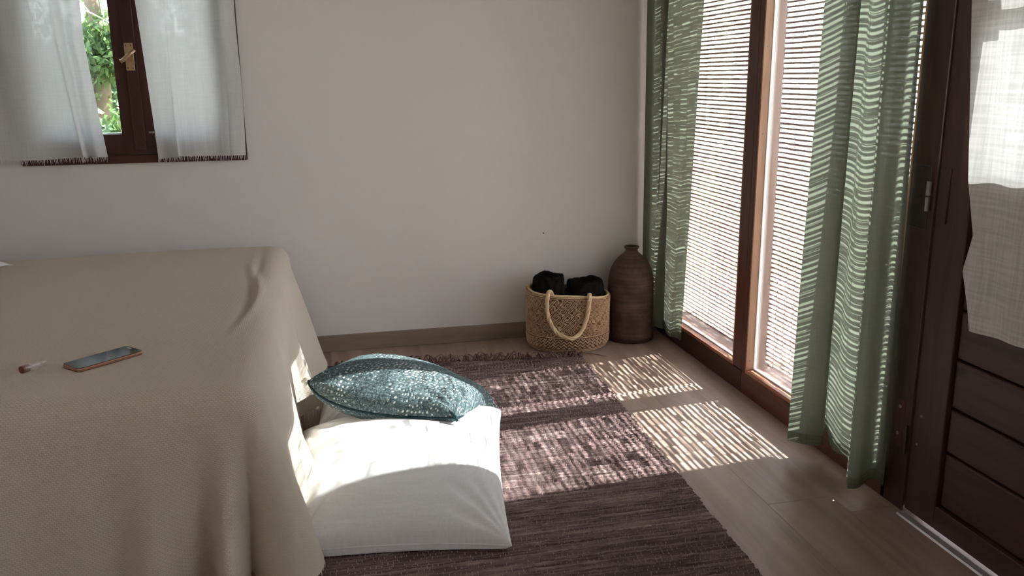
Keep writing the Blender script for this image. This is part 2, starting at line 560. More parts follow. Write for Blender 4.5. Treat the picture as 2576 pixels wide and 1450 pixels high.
def panel(n, y0, y1):
    """fixed glazed light: beads on the room side, white seal, glass, outer battens, sill"""
    w = empty('window_%d' % n, (0, 0, 0), kind='structure')
    zb = 0.082
    m_ = MB()
    m_.box(XW + 0.001, XW + 0.03, y0, y1, zb, zb + 0.014)
    m_.build('sill_bead', 'bead_h', w, 0.0015)
    a = bx('side_bead', XW + 0.001, XW + 0.03, y1 - 0.008, y1, zb + 0.014, HEAD, 'bead', w, 0.001)
    b = bx('side_bead', XW + 0.001, XW + 0.03, y0, y0 + 0.008, zb + 0.014, HEAD, 'bead', w, 0.001)
    for z in (0.13, 0.52, 0.95, 1.24, 1.6):
        screw(a, (XW + 0.016, y1 - 0.008, z), 'y', 0.0028)
    m_ = MB()
    m_.box(XW + 0.030, XW + 0.040, y0, y1, zb, zb + 0.018)
    m_.box(XW + 0.030, XW + 0.040, y1 - 0.010, y1, zb + 0.018, HEAD)
    m_.box(XW + 0.030, XW + 0.040, y0, y0 + 0.010, zb + 0.018, HEAD)
    m_.build('seal', 'seal', w)
    bx('pane', XW + 0.034, XW + 0.037, y0 + 0.005, y1 - 0.005, zb + 0.01, HEAD, 'glass', w)
    f = bx('outer_batten', XW + 0.040, XW + 0.075, y1 - 0.012, y1 + 0.001, zb, HEAD, 'greywood', w, 0.002)
    bx('outer_batten', XW + 0.040, XW + 0.075, y0 - 0.001, y0 + 0.012, zb, HEAD, 'greywood', w, 0.002)
    for z in (0.12, 0.47, 0.93, 1.395, 1.41):
        screw(f, (XW + 0.058, y1 - 0.012, z), 'y', 0.0025)
    bx('sill', XW + 0.040, XW + 0.20, y0 - 0.02, y1 + 0.02, 0.050, zb + 0.004, 'greywood', w, 0.003)
    return w
panel(2, 2.858, 3.585)
panel(3, 1.949, 2.764)

# ---- reed blinds hanging outside
def reed_blind(y0, y1, seed, dense, label):
    rg = random.Random(seed)
    xb = XW + 0.135
    root = empty('reed_blind', (xb, (y0 + y1) / 2, 2.0), label=label, cat='blind', group=None)
    Lh = (y1 - y0) / 2
    z = 2.0
    me = None
    pitch = 0.0170
    nst = int((y1 - y0) / 0.058)
    ys = [-Lh + 0.02 + (2 * Lh - 0.04) * i / nst for i in range(nst + 1)]
    zb = 0.055
    # slats (shared meshes, a few variants)
    variants = []
    for k in range(5):
        h = rg.uniform(0.0064, 0.0076)
        P = []
        s_ = MB()
        n = 14
        pts = []
        wob = [rg.uniform(-0.0004, 0.0004) for _ in range(n + 1)]
        b0 = len(s_.v)
        for i in range(n + 1):
            yy = -Lh + 2 * Lh * i / n
            for dx, dz in ((-0.0012, -h / 2), (0.0012, -h / 2), (0.0012, h / 2), (-0.0012, h / 2)):
                s_.v.append((dx, yy, dz + wob[i]))
        for i in range(n):
            for q in range(4):
                q2 = (q + 1) % 4
                s_.f.append((i * 4 + q, i * 4 + q2, (i + 1) * 4 + q2, (i + 1) * 4 + q))
        s_.f.append((3, 2, 1, 0)); s_.f.append(tuple(n * 4 + q for q in range(4)))
        me = bpy.data.meshes.new('slat')
        me.from_pydata(s_.v, [], s_.f)
        me.materials.append(M['slat'])
        variants.append(me)
    zz = 2.0
    rows = []
    while zz > zb:
        o = bpy.data.objects.new('slat', rg.choice(variants))
        COL.objects.link(o)
        o.parent = root
        o.location = (rg.uniform(-0.001, 0.001), 0, zz - 2.0)
        o.rotation_euler = (rg.uniform(-0.0012, 0.0012), 0, 0)
        rows.append(zz - 2.0)
        zz -= pitch * rg.uniform(0.96, 1.04)
    # thin pale reeds between the slats, split at every cord
    mb = MB()
    nreed, pc = (4, 0.80) if dense else (4, 0.40)
    for zr in rows:
        for q in range(len(ys) - 1):
            for k in range(nreed):
                if rg.random() > pc * (0.45 if (zr + 2.0 > 0.95 and not dense) else 1.0): continue
                hh = rg.uniform(0.0008, 0.0019)
                base = zr - 0.0034 - (pitch - 0.0068) * (k + rg.uniform(0.25, 0.75)) / nreed
                a_, b_ = ys[q] + 0.0004, ys[q + 1] - 0.0004
                if rg.random() < 0.12: b_ = a_ + (b_ - a_) * rg.uniform(0.4, 0.85)
                b0 = len(mb.v)
                dz = rg.uniform(-0.0005, 0.0005)
                mb.v += [(0.0, a_, base - hh - dz), (0.0, b_, base - hh + dz), (0.0, b_, base + hh + dz), (0.0, a_, base + hh - dz)]
                mb.f.append((b0, b0 + 1, b0 + 2, b0 + 3))
    r_ = mb.build('reed', 'reed', root)
    tag(r_, kind='stuff')
    for yy in ys:
        pts = []
        n = 60
        for i in range(n + 1):
            pts.append((0.002 * (-1) ** i, yy + rg.uniform(-0.0006, 0.0006), -i * (2.0 - zb) / n))
        MB().tube(pts, 0.0018, 4).build('cord', 'string', root)
    bx('head_rail', -0.01, 0.01, -Lh, Lh, 0.0, 0.03, 'slat', root)
    bx('bottom_rail', -0.006, 0.006, -Lh, Lh, zb - 2.0 - 0.012, zb - 2.0, 'slat', root)
    return root
reed_blind(2.935, 3.80, 11, True, 'brown reed blind outside the far glazed panel, beside the corner')
reed_blind(1.93, 2.937, 23, False, 'brown reed blind outside the near glazed panel, right of the wooden post')

# ---- door with plank lower half and curtained glass
door = empty('door_1', (0, 0, 0), kind='structure')
DY0, DY1 = 1.00, 1.848
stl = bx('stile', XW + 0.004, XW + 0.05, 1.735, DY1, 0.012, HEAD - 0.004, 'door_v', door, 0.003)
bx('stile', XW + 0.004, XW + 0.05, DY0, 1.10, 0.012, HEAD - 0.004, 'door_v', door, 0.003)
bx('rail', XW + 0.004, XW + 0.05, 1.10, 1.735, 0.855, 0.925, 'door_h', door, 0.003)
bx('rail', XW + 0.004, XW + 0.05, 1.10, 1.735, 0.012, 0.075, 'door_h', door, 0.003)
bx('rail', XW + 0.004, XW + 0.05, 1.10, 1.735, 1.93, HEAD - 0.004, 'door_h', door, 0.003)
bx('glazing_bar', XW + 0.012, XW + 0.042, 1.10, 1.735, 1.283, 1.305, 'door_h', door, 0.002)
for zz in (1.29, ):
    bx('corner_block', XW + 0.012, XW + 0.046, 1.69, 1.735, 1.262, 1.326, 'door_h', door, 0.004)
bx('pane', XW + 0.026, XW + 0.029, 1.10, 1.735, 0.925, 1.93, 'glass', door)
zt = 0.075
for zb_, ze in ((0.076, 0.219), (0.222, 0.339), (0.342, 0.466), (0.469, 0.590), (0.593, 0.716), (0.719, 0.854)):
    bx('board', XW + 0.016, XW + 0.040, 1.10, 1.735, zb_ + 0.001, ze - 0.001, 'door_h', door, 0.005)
bx('light_stop_board', XW + 0.036, XW + 0.046, 1.10, 1.735, 0.075, 0.856, 'door_h', door)  # unseen board added to stop daylight leaking through the grooves
# hinge at mid height
hg = bx('hinge', XW - 0.0015, XW + 0.004, 1.872, 1.938, 0.765, 0.925, 'darksteel', None, 0.001)
hg.parent = door
for z in (0.915, 0.85, 0.776):
    screw(hg, (XW - 0.0015, 1.903, z), 'x', 0.0042, 'darksteel')
for a_, b_ in ((0.853, 0.888), (0.814, 0.849)):
    k = MB().tube([(XW - 0.006, 1.868, a_), (XW - 0.006, 1.868, b_)], 0.0065, 12).build('knuckle', 'steel', hg, smooth=False)
lp = bx('hinge', XW + 0.0005, XW + 0.006, 1.808, 1.838, 0.79, 0.925, 'door_v', None, 0.001)
lp.parent = door
# lower lock keep, chipped edge
kp = bx('strike_plate', XW - 0.001, XW + 0.003, 1.880, 1.912, 0.175, 0.305, 'wood_v', None, 0.001)
kp.parent = door
for z in (0.284, 0.208):
    screw(kp, (XW - 0.001, 1.898, z), 'x', 0.0055)
kn = MB().tube([(XW - 0.005, 1.858, 0.165), (XW - 0.005, 1.858, 0.245)], 0.0035, 10).build('knuckle', 'darksteel', kp)
screw(stl, (XW + 0.004, 1.819, 0.286), 'x', 0.0045)
screw(stl, (XW + 0.004, 1.826, 0.205), 'x', 0.0035)
# aluminium threshold
th = MB()
n = 24
ys = np.linspace(1.845, 0.95, n)
b0 = 0
for i, yy in enumerate(ys):
    th.v += [(XW - 0.022, yy, 0.0), (XW - 0.018, yy, 0.004), (XW - 0.002, yy, 0.0055), (XW + 0.02, yy, 0.0055), (XW + 0.02, yy, 0.0)]
for i in range(n - 1):
    for q in range(5):
        q2 = (q + 1) % 5
        th.f.append((i * 5 + q, i * 5 + q2, (i + 1) * 5 + q2, (i + 1) * 5 + q))
th.f += [(4, 3, 2, 1, 0), tuple((n - 1) * 5 + q for q in range(5))]
tag(th.build('threshold_strip', 'alu'), 'pale metal threshold strip along the floor under the dark door', 'threshold')

# ---- casement window in the back wall
w1 = empty('window_1', (0, 0, 0), kind='structure')
fy0, fy1 = YW - 0.014, YW + 0.07
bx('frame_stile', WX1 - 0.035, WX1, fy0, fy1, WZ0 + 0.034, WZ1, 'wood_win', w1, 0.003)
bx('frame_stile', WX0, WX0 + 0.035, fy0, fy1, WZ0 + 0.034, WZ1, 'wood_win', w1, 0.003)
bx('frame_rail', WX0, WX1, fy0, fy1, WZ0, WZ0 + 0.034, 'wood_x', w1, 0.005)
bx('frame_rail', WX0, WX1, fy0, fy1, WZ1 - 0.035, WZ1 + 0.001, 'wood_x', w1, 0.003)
sash = []
for (a_, b_, nm) in ((WX0 + 0.037, -0.697, 'L'), (-0.695, WX1 - 0.037, 'R')):
    s_ = MB()
    zl, zh = WZ0 + 0.036, WZ1 - 0.037
    sy0, sy1 = YW - 0.004, YW + 0.045
    wl_, wr_ = (0.05, 0.058) if nm == 'L' else (0.062, 0.05)
    s_.box(a_, a_ + wl_, sy0, sy1, zl, zh)
    s_.box(b_ - wr_, b_, sy0, sy1, zl, zh)
    s_.box(a_ + wl_, b_ - wr_, sy0, sy1, zl, zl + 0.076)
    s_.box(a_ + wl_, b_ - wr_, sy0, sy1, zh - 0.06, zh)
    o = s_.build('sash', 'wood_win', w1)
    bx('pane', a_ + wl_ - 0.005, b_ - wr_ + 0.005, YW + 0.018, YW + 0.021, zl + 0.07, zh - 0.055, 'glass', o)
    if nm == 'L':
        bx('putty_bead', a_ + wl_, b_ - wr_, YW + 0.021, YW + 0.045, zl + 0.076, zl + 0.081, 'seal', o)
    sash.append(o)
# meeting strip over the joint
bx('meeting_strip', -0.712, -0.668, YW - 0.013, YW - 0.003, WZ0 + 0.05, WZ1 - 0.04, 'wood_win', w1, 0.003)
hp = bx('handle_plate', -0.710, -0.678, YW - 0.018, YW - 0.012, 1.187, 1.290, 'brass', w1, 0.002)
for dz in (1.197, 1.280):
    for dx in (-0.703, -0.685):
        screw(hp, (dx, YW - 0.018, dz), 'y', 0.0026, 'darksteel')
MB().tube([(-0.692, YW - 0.016, 1.244), (-0.692, YW - 0.042, 1.244)], 0.006, 12).build('spindle', 'brass', hp, smooth=True)
MB().tube([(-0.668, YW - 0.044, 1.263), (-0.690, YW - 0.046, 1.246), (-0.712, YW - 0.047, 1.226), (-0.722, YW - 0.047, 1.221)],
          lambda t: 0.0062 + 0.0022 * t, 12).build('lever', 'brass', hp, smooth=True)
bx('latch', -0.655, -0.635, YW - 0.012, YW - 0.004, 0.948, 0.956, 'steel', w1, 0.001)

# unseen window added right of and behind the camera as fill light
added_window = empty('window_4', (0, 0, 0), kind='structure')  # unseen, added for fill light
for (a_, b_) in ((GY0, GY0 + 0.06), (GY1 - 0.06, GY1), ((GY0 + GY1) / 2 - 0.03, (GY0 + GY1) / 2 + 0.03)):
    bx('frame_stile', XW + 0.02, XW + 0.07, a_, b_, GZ0, GZ1, 'wood_v', added_window, 0.003)
bx('frame_rail', XW + 0.02, XW + 0.07, GY0 + 0.06, GY1 - 0.06, GZ0, GZ0 + 0.07, 'wood_h', added_window, 0.003)
bx('frame_rail', XW + 0.02, XW + 0.07, GY0 + 0.06, GY1 - 0.06, GZ1 - 0.06, GZ1, 'wood_h', added_window, 0.003)
bx('pane', XW + 0.044, XW + 0.048, GY0 + 0.05, GY1 - 0.05, GZ0 + 0.05, GZ1 - 0.05, 'glass', added_window)

# ================================================================ cloths
def sheet(name, m, top, bot, z_top, z_bot_fn, nu=160, nv=90, seed=3, ripple=0.004, parent=None, hem=0.0, hem_m=None, mid=None, tang=None):
    """hanging cloth: plan curve at the top morphs to the one at the bottom"""
    A = catmull(top, nu)
    B = catmull(bot, nu)
    if mid is not None:
        Cm = catmull(mid, nu)
    u = np.linspace(0, 1, nu)
    P = np.zeros((nu, nv, 3))
    nz = [smooth_noise(seed + k, nu, 4) for k in range(4)]
    for j in range(nv):
        t = j / (nv - 1)
        if mid is None:
            pl_ = A * (1 - t) + B * t
        else:
            pl_ = A * (1 - 2 * t) + Cm * 2 * t if t < 0.5 else Cm * (2 - 2 * t) + B * (2 * t - 1)
        zb = np.array([z_bot_fn(q) for q in u])
        dr = ripple * (0.3 + t) * (nz[0] * math.cos(3 * t) + nz[1] * math.sin(5 * t + 1) + 0.6 * nz[2] * math.sin(11 * t))
        P[:, j, 0] = pl_[:, 0] + dr * (0.7 if tang is None else tang[0])
        P[:, j, 1] = pl_[:, 1] + dr * (0.4 if tang is None else tang[1])
        P[:, j, 2] = z_top * (1 - t) + zb * t
    d = np.linalg.norm(np.diff(A, axis=0), axis=1)
    s_ = np.concatenate([[0], np.cumsum(d)])
    uv = np.zeros((nu, nv, 2))
    uv[..., 0] = s_[:, None]
    uv[..., 1] = P[..., 2]
    return P, uv


# green curtains --------------------------------------------------
def green_curtain(label, top, bot, zb, seed, rings_y):
    P, uv = sheet('curtain', 'green', top, bot, 1.985, zb, 240, 120, seed, 0.0016)
    P[..., 0] = np.minimum(P[..., 0], XW - 0.006)
    root = empty('curtain', (1.42, float(P[:, 0, 1].mean()), 1.985), label=label, cat='curtain')
    off = np.array(root.location)
    P = P - off
    k = int(120 * 0.982)
    link('cloth', grid_mesh('cloth', P[:, :k + 1], uv[:, :k + 1]), 'green', root)
    link('hem', grid_mesh('hem', P[:, k:], uv[:, k:]), 'green_hem', root)
    return root

c1_top = [(1.388, 3.645), (1.398, 3.59), (1.385, 3.535), (1.430, 3.50), (1.452, 3.53), (1.425, 3.45), (1.385, 3.40), (1.415, 3.31), (1.440, 3.22), (1.43, 3.115)]
c1_bot = [(1.405, 3.650), (1.418, 3.60), (1.402, 3.50), (1.432, 3.455), (1.456, 3.52), (1.452, 3.50), (1.428, 3.385), (1.440, 3.36), (1.452, 3.34), (1.455, 3.31)]
green_curtain('sage green curtain hanging in the far corner behind the clay bottle', c1_top, c1_bot, lambda u: 0.045 + (0.02 * math.sin(6 * u)) if u < 0.6 else 0.045 + 0.012 * (1 - u), 5, None)
c2_top = [(1.392, 2.262), (1.418, 2.215), (1.440, 2.175), (1.456, 2.20), (1.450, 2.14), (1.415, 2.115), (1.400, 2.070), (1.430, 2.035), (1.452, 2.06), (1.440, 2.03), (1.388, 1.992), (1.405, 1.970), (1.446, 1.988), (1.452, 1.970), (1.446, 1.948)]
c2_bot = [(1.356, 2.255), (1.392, 2.215), (1.438, 2.195), (1.458, 2.24), (1.458, 2.21), (1.440, 2.12), (1.436, 2.070), (1.440, 2.035), (1.452, 2.05), (1.420, 2.01), (1.366, 1.955), (1.388, 1.930), (1.446, 1.960), (1.455, 1.935), (1.452, 1.912)]
def zb2(u):
    return 0.045 + 0.045 * math.exp(-((u - 0.27) / 0.06) ** 2) + 0.02 * math.exp(-((u - 0.5) / 0.1) ** 2) - 0.015 * math.exp(-((u - 0.75) / 0.07) ** 2)
green_curtain('sage green curtain hanging between glazed panel and dark door', c2_top, c2_bot, zb2, 9, None)
# rod above (outside the frame) that carries both
rod = empty('curtain_rod', (1.41, 2.75, 2.0), label='dark curtain rod above the glazed panels carrying the green curtains', cat='rod')
MB().tube([(0, -1.0, 0), (0, 0.92, 0)], 0.011, 12).build('pole', 'darksteel', rod, smooth=True)
for yy in (-0.95, 0.0, 0.86):
    bx('bracket', -0.005, XW - 1.41, yy - 0.008, yy + 0.008, -0.006, 0.006, 'darksteel', rod)

# white window curtains --------------------------------------------
def fringe_strip(pts, length, m, parent, name='fringe', seed=1, r=0.0007, jitter=0.004, per=0.0045):
    """short loose threads hanging from an edge polyline"""
    rg = random.Random(seed)
    pts = np.array(pts)
    d = np.linalg.norm(np.diff(pts, axis=0), axis=1)
    cum = np.concatenate([[0], np.cumsum(d)])
    mb = MB()
    s_ = 0
    while s_ < cum[-1]:
        p = [float(np.interp(s_, cum, pts[:, k])) for k in range(3)]
        L = length * rg.uniform(0.5, 1.15)
        lean = rg.uniform(-jitter, jitter)
        q = (p[0] + lean + (0.0 if name else 0), p[1] + rg.uniform(-0.002, 0.001), p[2] - L)
        mid = ((p[0] + q[0]) / 2 + lean * 0.4, (p[1] + q[1]) / 2 - 0.001, (p[2] + q[2]) / 2)
        mb.tube([p, mid, q], lambda t: r * (1.3 - 0.9 * t), 4)
        s_ += per * rg.uniform(0.5, 1.5)
    o = mb.build(name, m, parent)
    tag(o, kind='stuff')
    return o

def voile(label, top, bot, zbf, seed, ripple, mid=None):
    P, uv = sheet('curtain', 'voile', top, bot, 1.74, zbf, 200, 110, seed, ripple, mid=mid, tang=(0.35, 0.9))
    P[..., 1] = np.minimum(P[..., 1], YW - 0.021)
    root = empty('curtain', (float(P[:, 0, 0].mean()), YW - 0.045, 1.74), label=label, cat='curtain')
    P = P - np.array(root.location)
    # crumples near the lower outer edge
    link('cloth', grid_mesh('cloth', P, uv), 'voile', root)
    fringe_strip(P[:, -1], 0.021, 'fringe_w', root, seed=seed, r=0.0012, per=0.0060)
    return root
M['fringe_w'] = mat_cloth('white_thread', (0.78, 0.77, 0.78), trans=0.3, scale=800)
yv = YW - 0.045
voile('white sheer curtain over the left half of the small window, hanging past its frame',
      [(-1.42, yv), (-1.34, yv + 0.012), (-1.26, yv), (-1.18, yv + 0.010), (-1.12, yv - 0.004), (-1.05, yv + 0.010), (-0.985, yv - 0.002), (-0.955, yv - 0.016), (-0.93, yv + 0.008), (-0.87, yv - 0.014), (-0.838, yv - 0.002)],
      [(-1.40, yv + 0.004), (-1.32, yv + 0.014), (-1.25, yv + 0.004), (-1.17, yv + 0.012), (-1.08, yv + 0.006), (-0.99, yv + 0.014), (-0.905, yv + 0.010), (-0.890, yv - 0.016), (-0.872, yv + 0.010), (-0.84, yv - 0.014), (-0.806, yv + 0.004)],
      lambda u: 0.862 + 0.004 * math.sin(9 * u), 31, 0.0035,
      mid=[(-1.42, yv), (-1.34, yv + 0.010), (-1.26, yv), (-1.18, yv + 0.012), (-1.12, yv), (-1.03, yv + 0.012), (-0.955, yv + 0.006), (-0.930, yv - 0.018), (-0.905, yv + 0.008), (-0.87, yv - 0.016), (-0.842, yv)])
voile('white crumpled sheer curtain over the right half of the small window',
      [(-0.655, yv - 0.002), (-0.60, yv + 0.010), (-0.55, yv - 0.006), (-0.505, yv + 0.008), (-0.45, yv - 0.004), (-0.39, yv + 0.008), (-0.34, yv - 0.006), (-0.288, yv + 0.006)],
      [(-0.628, yv + 0.002), (-0.59, yv + 0.010), (-0.545, yv - 0.010), (-0.535, yv + 0.008), (-0.46, yv + 0.004), (-0.40, yv + 0.010), (-0.345, yv - 0.006), (-0.296, yv + 0.006)],
      lambda u: 0.848 + 0.012 * min(1, u * 4) - 0.004 * u, 47, 0.006)
rod = empty('curtain_rod', (-0.8, yv, 1.745), label='thin white wire rod above the small window carrying the sheer curtains', cat='rod')
MB().tube([(-0.64, 0, 0), (0.55, 0, 0)], 0.004, 8).build('wire', 'seal', rod, smooth=True)
for xx in (-0.63, 0.54):
    bx('bracket', xx - 0.004, xx + 0.004, 0, 0.045, -0.004, 0.004, 'seal', rod)

# door curtain ------------------------------------------------------
nu, nv = 140, 120
P = np.zeros((nu, nv, 3))
uv = np.zeros((nu, nv, 2))
edge_z = [1.9, 1.45, 1.31, 1.05, 0.91, 0.785, 0.70, 0.62, 0.56]
edge_y = [1.80, 1.785, 1.772, 1.735, 1.716, 1.680, 1.700, 1.672, 1.656]
for j in range(nv):
    for i in range(nu):
        u = i / (nu - 1)
        z = 1.88 + (0.565 - 1.88) * (j / (nv - 1))
        e = float(np.interp(z, edge_z[::-1], edge_y[::-1]))
        y = e + (1.07 - e) * u
        zz = z + (j / (nv - 1)) ** 6 * 0.014 * u
        x_ = 1.454 - 0.006 * math.sin(u * 30 + 2.0 * z) * (0.4 + 0.6 * j / nv) - 0.005 * math.sin(u * 13 + 1)
        P[i, j] = (x_, y, zz)
        uv[i, j] = (u * 0.7, z)
root = empty('curtain', (1.454, 1.40, 1.88), label='white linen curtain over the glass of the dark plank door', cat='curtain')
P -= np.array(root.location)
link('cloth', grid_mesh('cloth', P[:, :113], uv[:, :113]), 'doorcloth', root)
link('hem', grid_mesh('hem', P[:, 112:], uv[:, 112:]), 'doorcloth', root)
MB().tube([(0, -0.34, 0), (0, 0.42, 0)], 0.004, 8).build('wire', 'seal', root, smooth=True)

# ================================================================ bed
BX1, BY0, BTOP = -0.150, 1.865, 0.492     # foot edge, near edge, top
bed = empty('bed', (-1.2, 2.74, 0), label='low bed under a cream waffle-weave bedspread against the back wall', cat='bed')
bo = Vector(bed.location)
def loc(o):
    o.location = -bo
    return o
loc(MB().box(-2.25, BX1 - 0.03, BY0 + 0.03, 3.58, 0.24, 0.47).build('mattress', 'linen', bed, bevel=0.03, seg=3))
loc(MB().box(-2.25, BX1 - 0.05, BY0 + 0.05, 3.58, 0.14, 0.24).build('bed_base', 'wood_win', bed, bevel=0.004))
for (lx, ly) in ((-0.32, 1.97), (-0.32, 3.5), (-2.18, 1.97), (-2.18, 3.5)):
    loc(MB().box(lx - 0.03, lx + 0.03, ly - 0.03, ly + 0.03, 0.0, 0.14).build('leg', 'wood_win', bed, bevel=0.003))

# bedspread as one draped surface: perimeter parameter s, profile parameter v
rc = 0.08
def perim(n1, nc, n2):
    pts = []
    for i in range(n1):
        x_ = -2.3 + (BX1 - rc + 2.3) * i / n1
        pts.append((x_, BY0, 0, -1, x_ - (BX1 - rc), 0))
    for i in range(nc):
        a = -math.pi / 2 + (math.pi / 2) * i / nc
        pts.append((BX1 - rc + rc * math.cos(a), BY0 + rc + rc * math.sin(a), math.cos(a), math.sin(a), rc * (a + math.pi / 2), 1))
    for i in range(n2 + 1):
        y_ = BY0 + rc + (3.585 - BY0 - rc) * i / n2
        pts.append((BX1, y_, 1, 0, rc * math.pi / 2 + y_ - BY0 - rc, 2))
    return np.array(pts)
PR = perim(230, 60, 230)
sarr = PR[:, 4]
ns = len(PR)
rr = 0.070
# fold amplitude along the perimeter (metres outward at the hem)
def g(s, c, w): return math.exp(-((s - c) / w) ** 2)
def fold(s, q):
    """q = 0 at the top edge .. 1 at the hem: outward displacement"""
    arc = rc * math.pi / 2
    f = 0.0
    # front side
    f += 0.095 * q * g(s, -0.022, 0.024)
    f -= 0.105 * q * g(s, 0.026, 0.018)
    f -= 0.060 * q * g(s, -0.082, 0.028)
    f += 0.070 * q * g(s, -0.175, 0.042)
    f -= 0.035 * q * g(s, -0.27, 0.035)
    if s < -0.30: f += 0.022 * q * math.sin((s + 0.30) * 19) * min(1, (-s - 0.30) * 6)
    # corner flare
    f += 0.088 * q * g(s, arc * 0.66, 0.062)
    f += 0.0
    # side facing the windows
    f += 0.055 * q * g(s, arc + 0.30, 0.13)
    f -= 0.035 * q * g(s, arc + 0.75, 0.05)
    f += 0.055 * q * g(s, arc + 0.90, 0.10)
    f -= 0.040 * q * g(s, arc + 1.14, 0.06)
    f += 0.075 * q ** 1.1 * g(s, arc + 1.50, 0.17)
    f += (0.014 + 0.036 * min(1, max(0, (s - 0.05) / 0.15))) * q
    return f
def hem_z(s):
    arc = rc * math.pi / 2
    z = 0.035
    z += 0.05 * g(s, arc + 0.80, 0.20)
    z -= 0.018 * g(s, arc * 0.5, 0.09)
    z += 0.015 * math.sin(7 * s)
    return max(0.016, z)
nin, nrd, nsk = 46, 14, 110
nvv = nin + nrd + nsk
P = np.zeros((ns, nvv, 3))
uv = np.zeros((ns, nvv, 2))
for i in range(ns):
    px, py, nx, ny, s, reg = PR[i]
    ex, ey = px - nx * rr, py - ny * rr
    QX = -0.72
    if reg == 0: qx = -2.3 + (QX + 2.3) * (px + 2.3) / (BX1 - rc + 2.3)
    elif reg == 1: qx = QX + 0.08 * s / (rc * math.pi / 2)
    else: qx = QX + 0.08 + (BX1 - rr - 0.1 - QX - 0.08) * (py - BY0 - rc) / (3.585 - BY0 - rc)
    qy = 3.585
    if reg == 2:
        ey = py
    hz = hem_z(s)
    for j in range(nvv):
        if j < nin:
            t_ = j / (nin - 1)
            t_ = 1 - (1 - t_) ** 1.6
            X_, Y_ = qx + (ex - qx) * t_, qy + (ey - qy) * t_
            Z_ = BTOP
            P[i, j] = (X_, Y_, Z_)
            uv[i, j] = (X_, Y_)
        elif j < nin + nrd:
            a = (j - nin + 1) / nrd * math.pi / 2
            X_, Y_ = ex + nx * rr * math.sin(a), ey + ny * rr * math.sin(a)
            Z_ = BTOP - rr * (1 - math.cos(a))
            P[i, j] = (X_, Y_, Z_)
            uv[i, j] = (ex + nx * rr * a, ey + ny * rr * a)
        else:
            t_ = (j - nin - nrd + 1) / nsk
            Z_ = (BTOP - rr) * (1 - t_) + hz * t_
            q = t_
            f = fold(s, q)
            sway = 0.0
            P[i, j] = (px + nx * f, py + ny * f, Z_)
            L = rr * math.pi / 2 + t_ * (BTOP - rr - hz)
            uv[i, j] = (ex + nx * L, ey + ny * L)
# soft waves and creases on the top
X_, Y_, Z_ = P[..., 0], P[..., 1], P[..., 2]
dz = 0.004 * np.sin(X_ * 5 + Y_ * 3) * np.cos(Y_ * 4 - 1)
# crease near the foot edge, running front to back
cx_ = -0.275 + 0.03 * np.sin((Y_ - 2.4) * 5)
dz += -0.010 * np.exp(-((X_ - cx_) / 0.014) ** 2) * np.exp(-((Y_ - 2.75) / 0.28) ** 2)
dz += 0.012 * np.exp(-((X_ - cx_ - 0.028) / 0.018) ** 2) * np.exp(-((Y_ - 2.8) / 0.34) ** 2)
dz += -0.006 * np.exp(-((X_ + 0.245) / 0.012) ** 2) * np.exp(-((Y_ - 3.15) / 0.2) ** 2)
# gentle sag of the long stretches
dz += -0.012 * np.exp(-((X_ + 1.9) / 1.0) ** 2)
mask = np.clip((Z_ - (BTOP - 0.10)) / 0.08, 0, 1)
P[..., 2] += dz * mask
dx = 0.004 * np.sin(Y_ * 23 + Z_ * 9) * (1 - mask)
P[..., 0] += dx
P -= np.array([bo.x, bo.y, 0])
spread = link('bedspread', grid_mesh('bedspread', P, uv), 'waffle', None)
spread.parent = bed
# knotted fringe along the hem
hempts = P[:, -1].copy()
sel = [i for i in range(ns) if PR[i, 4] > -1.0]
rg = random.Random(5)
mb = MB()
last = -9
for i in sel:
    s = PR[i, 4]
    if s - last < 0.0075: continue
    last = s
    p = hempts[i]
    L = min(0.03, max(0.006, p[2] - 0.013))
    mb.tube([tuple(p), (p[0] + rg.uniform(-.004, .004), p[1] + rg.uniform(-.004, .004), p[2] - L * rg.uniform(0.8, 1))], lambda t: 0.0014 * (1 - 0.5 * t), 5)
o = mb.build('fringe', 'fringe', spread)
tag(o, kind='stuff')

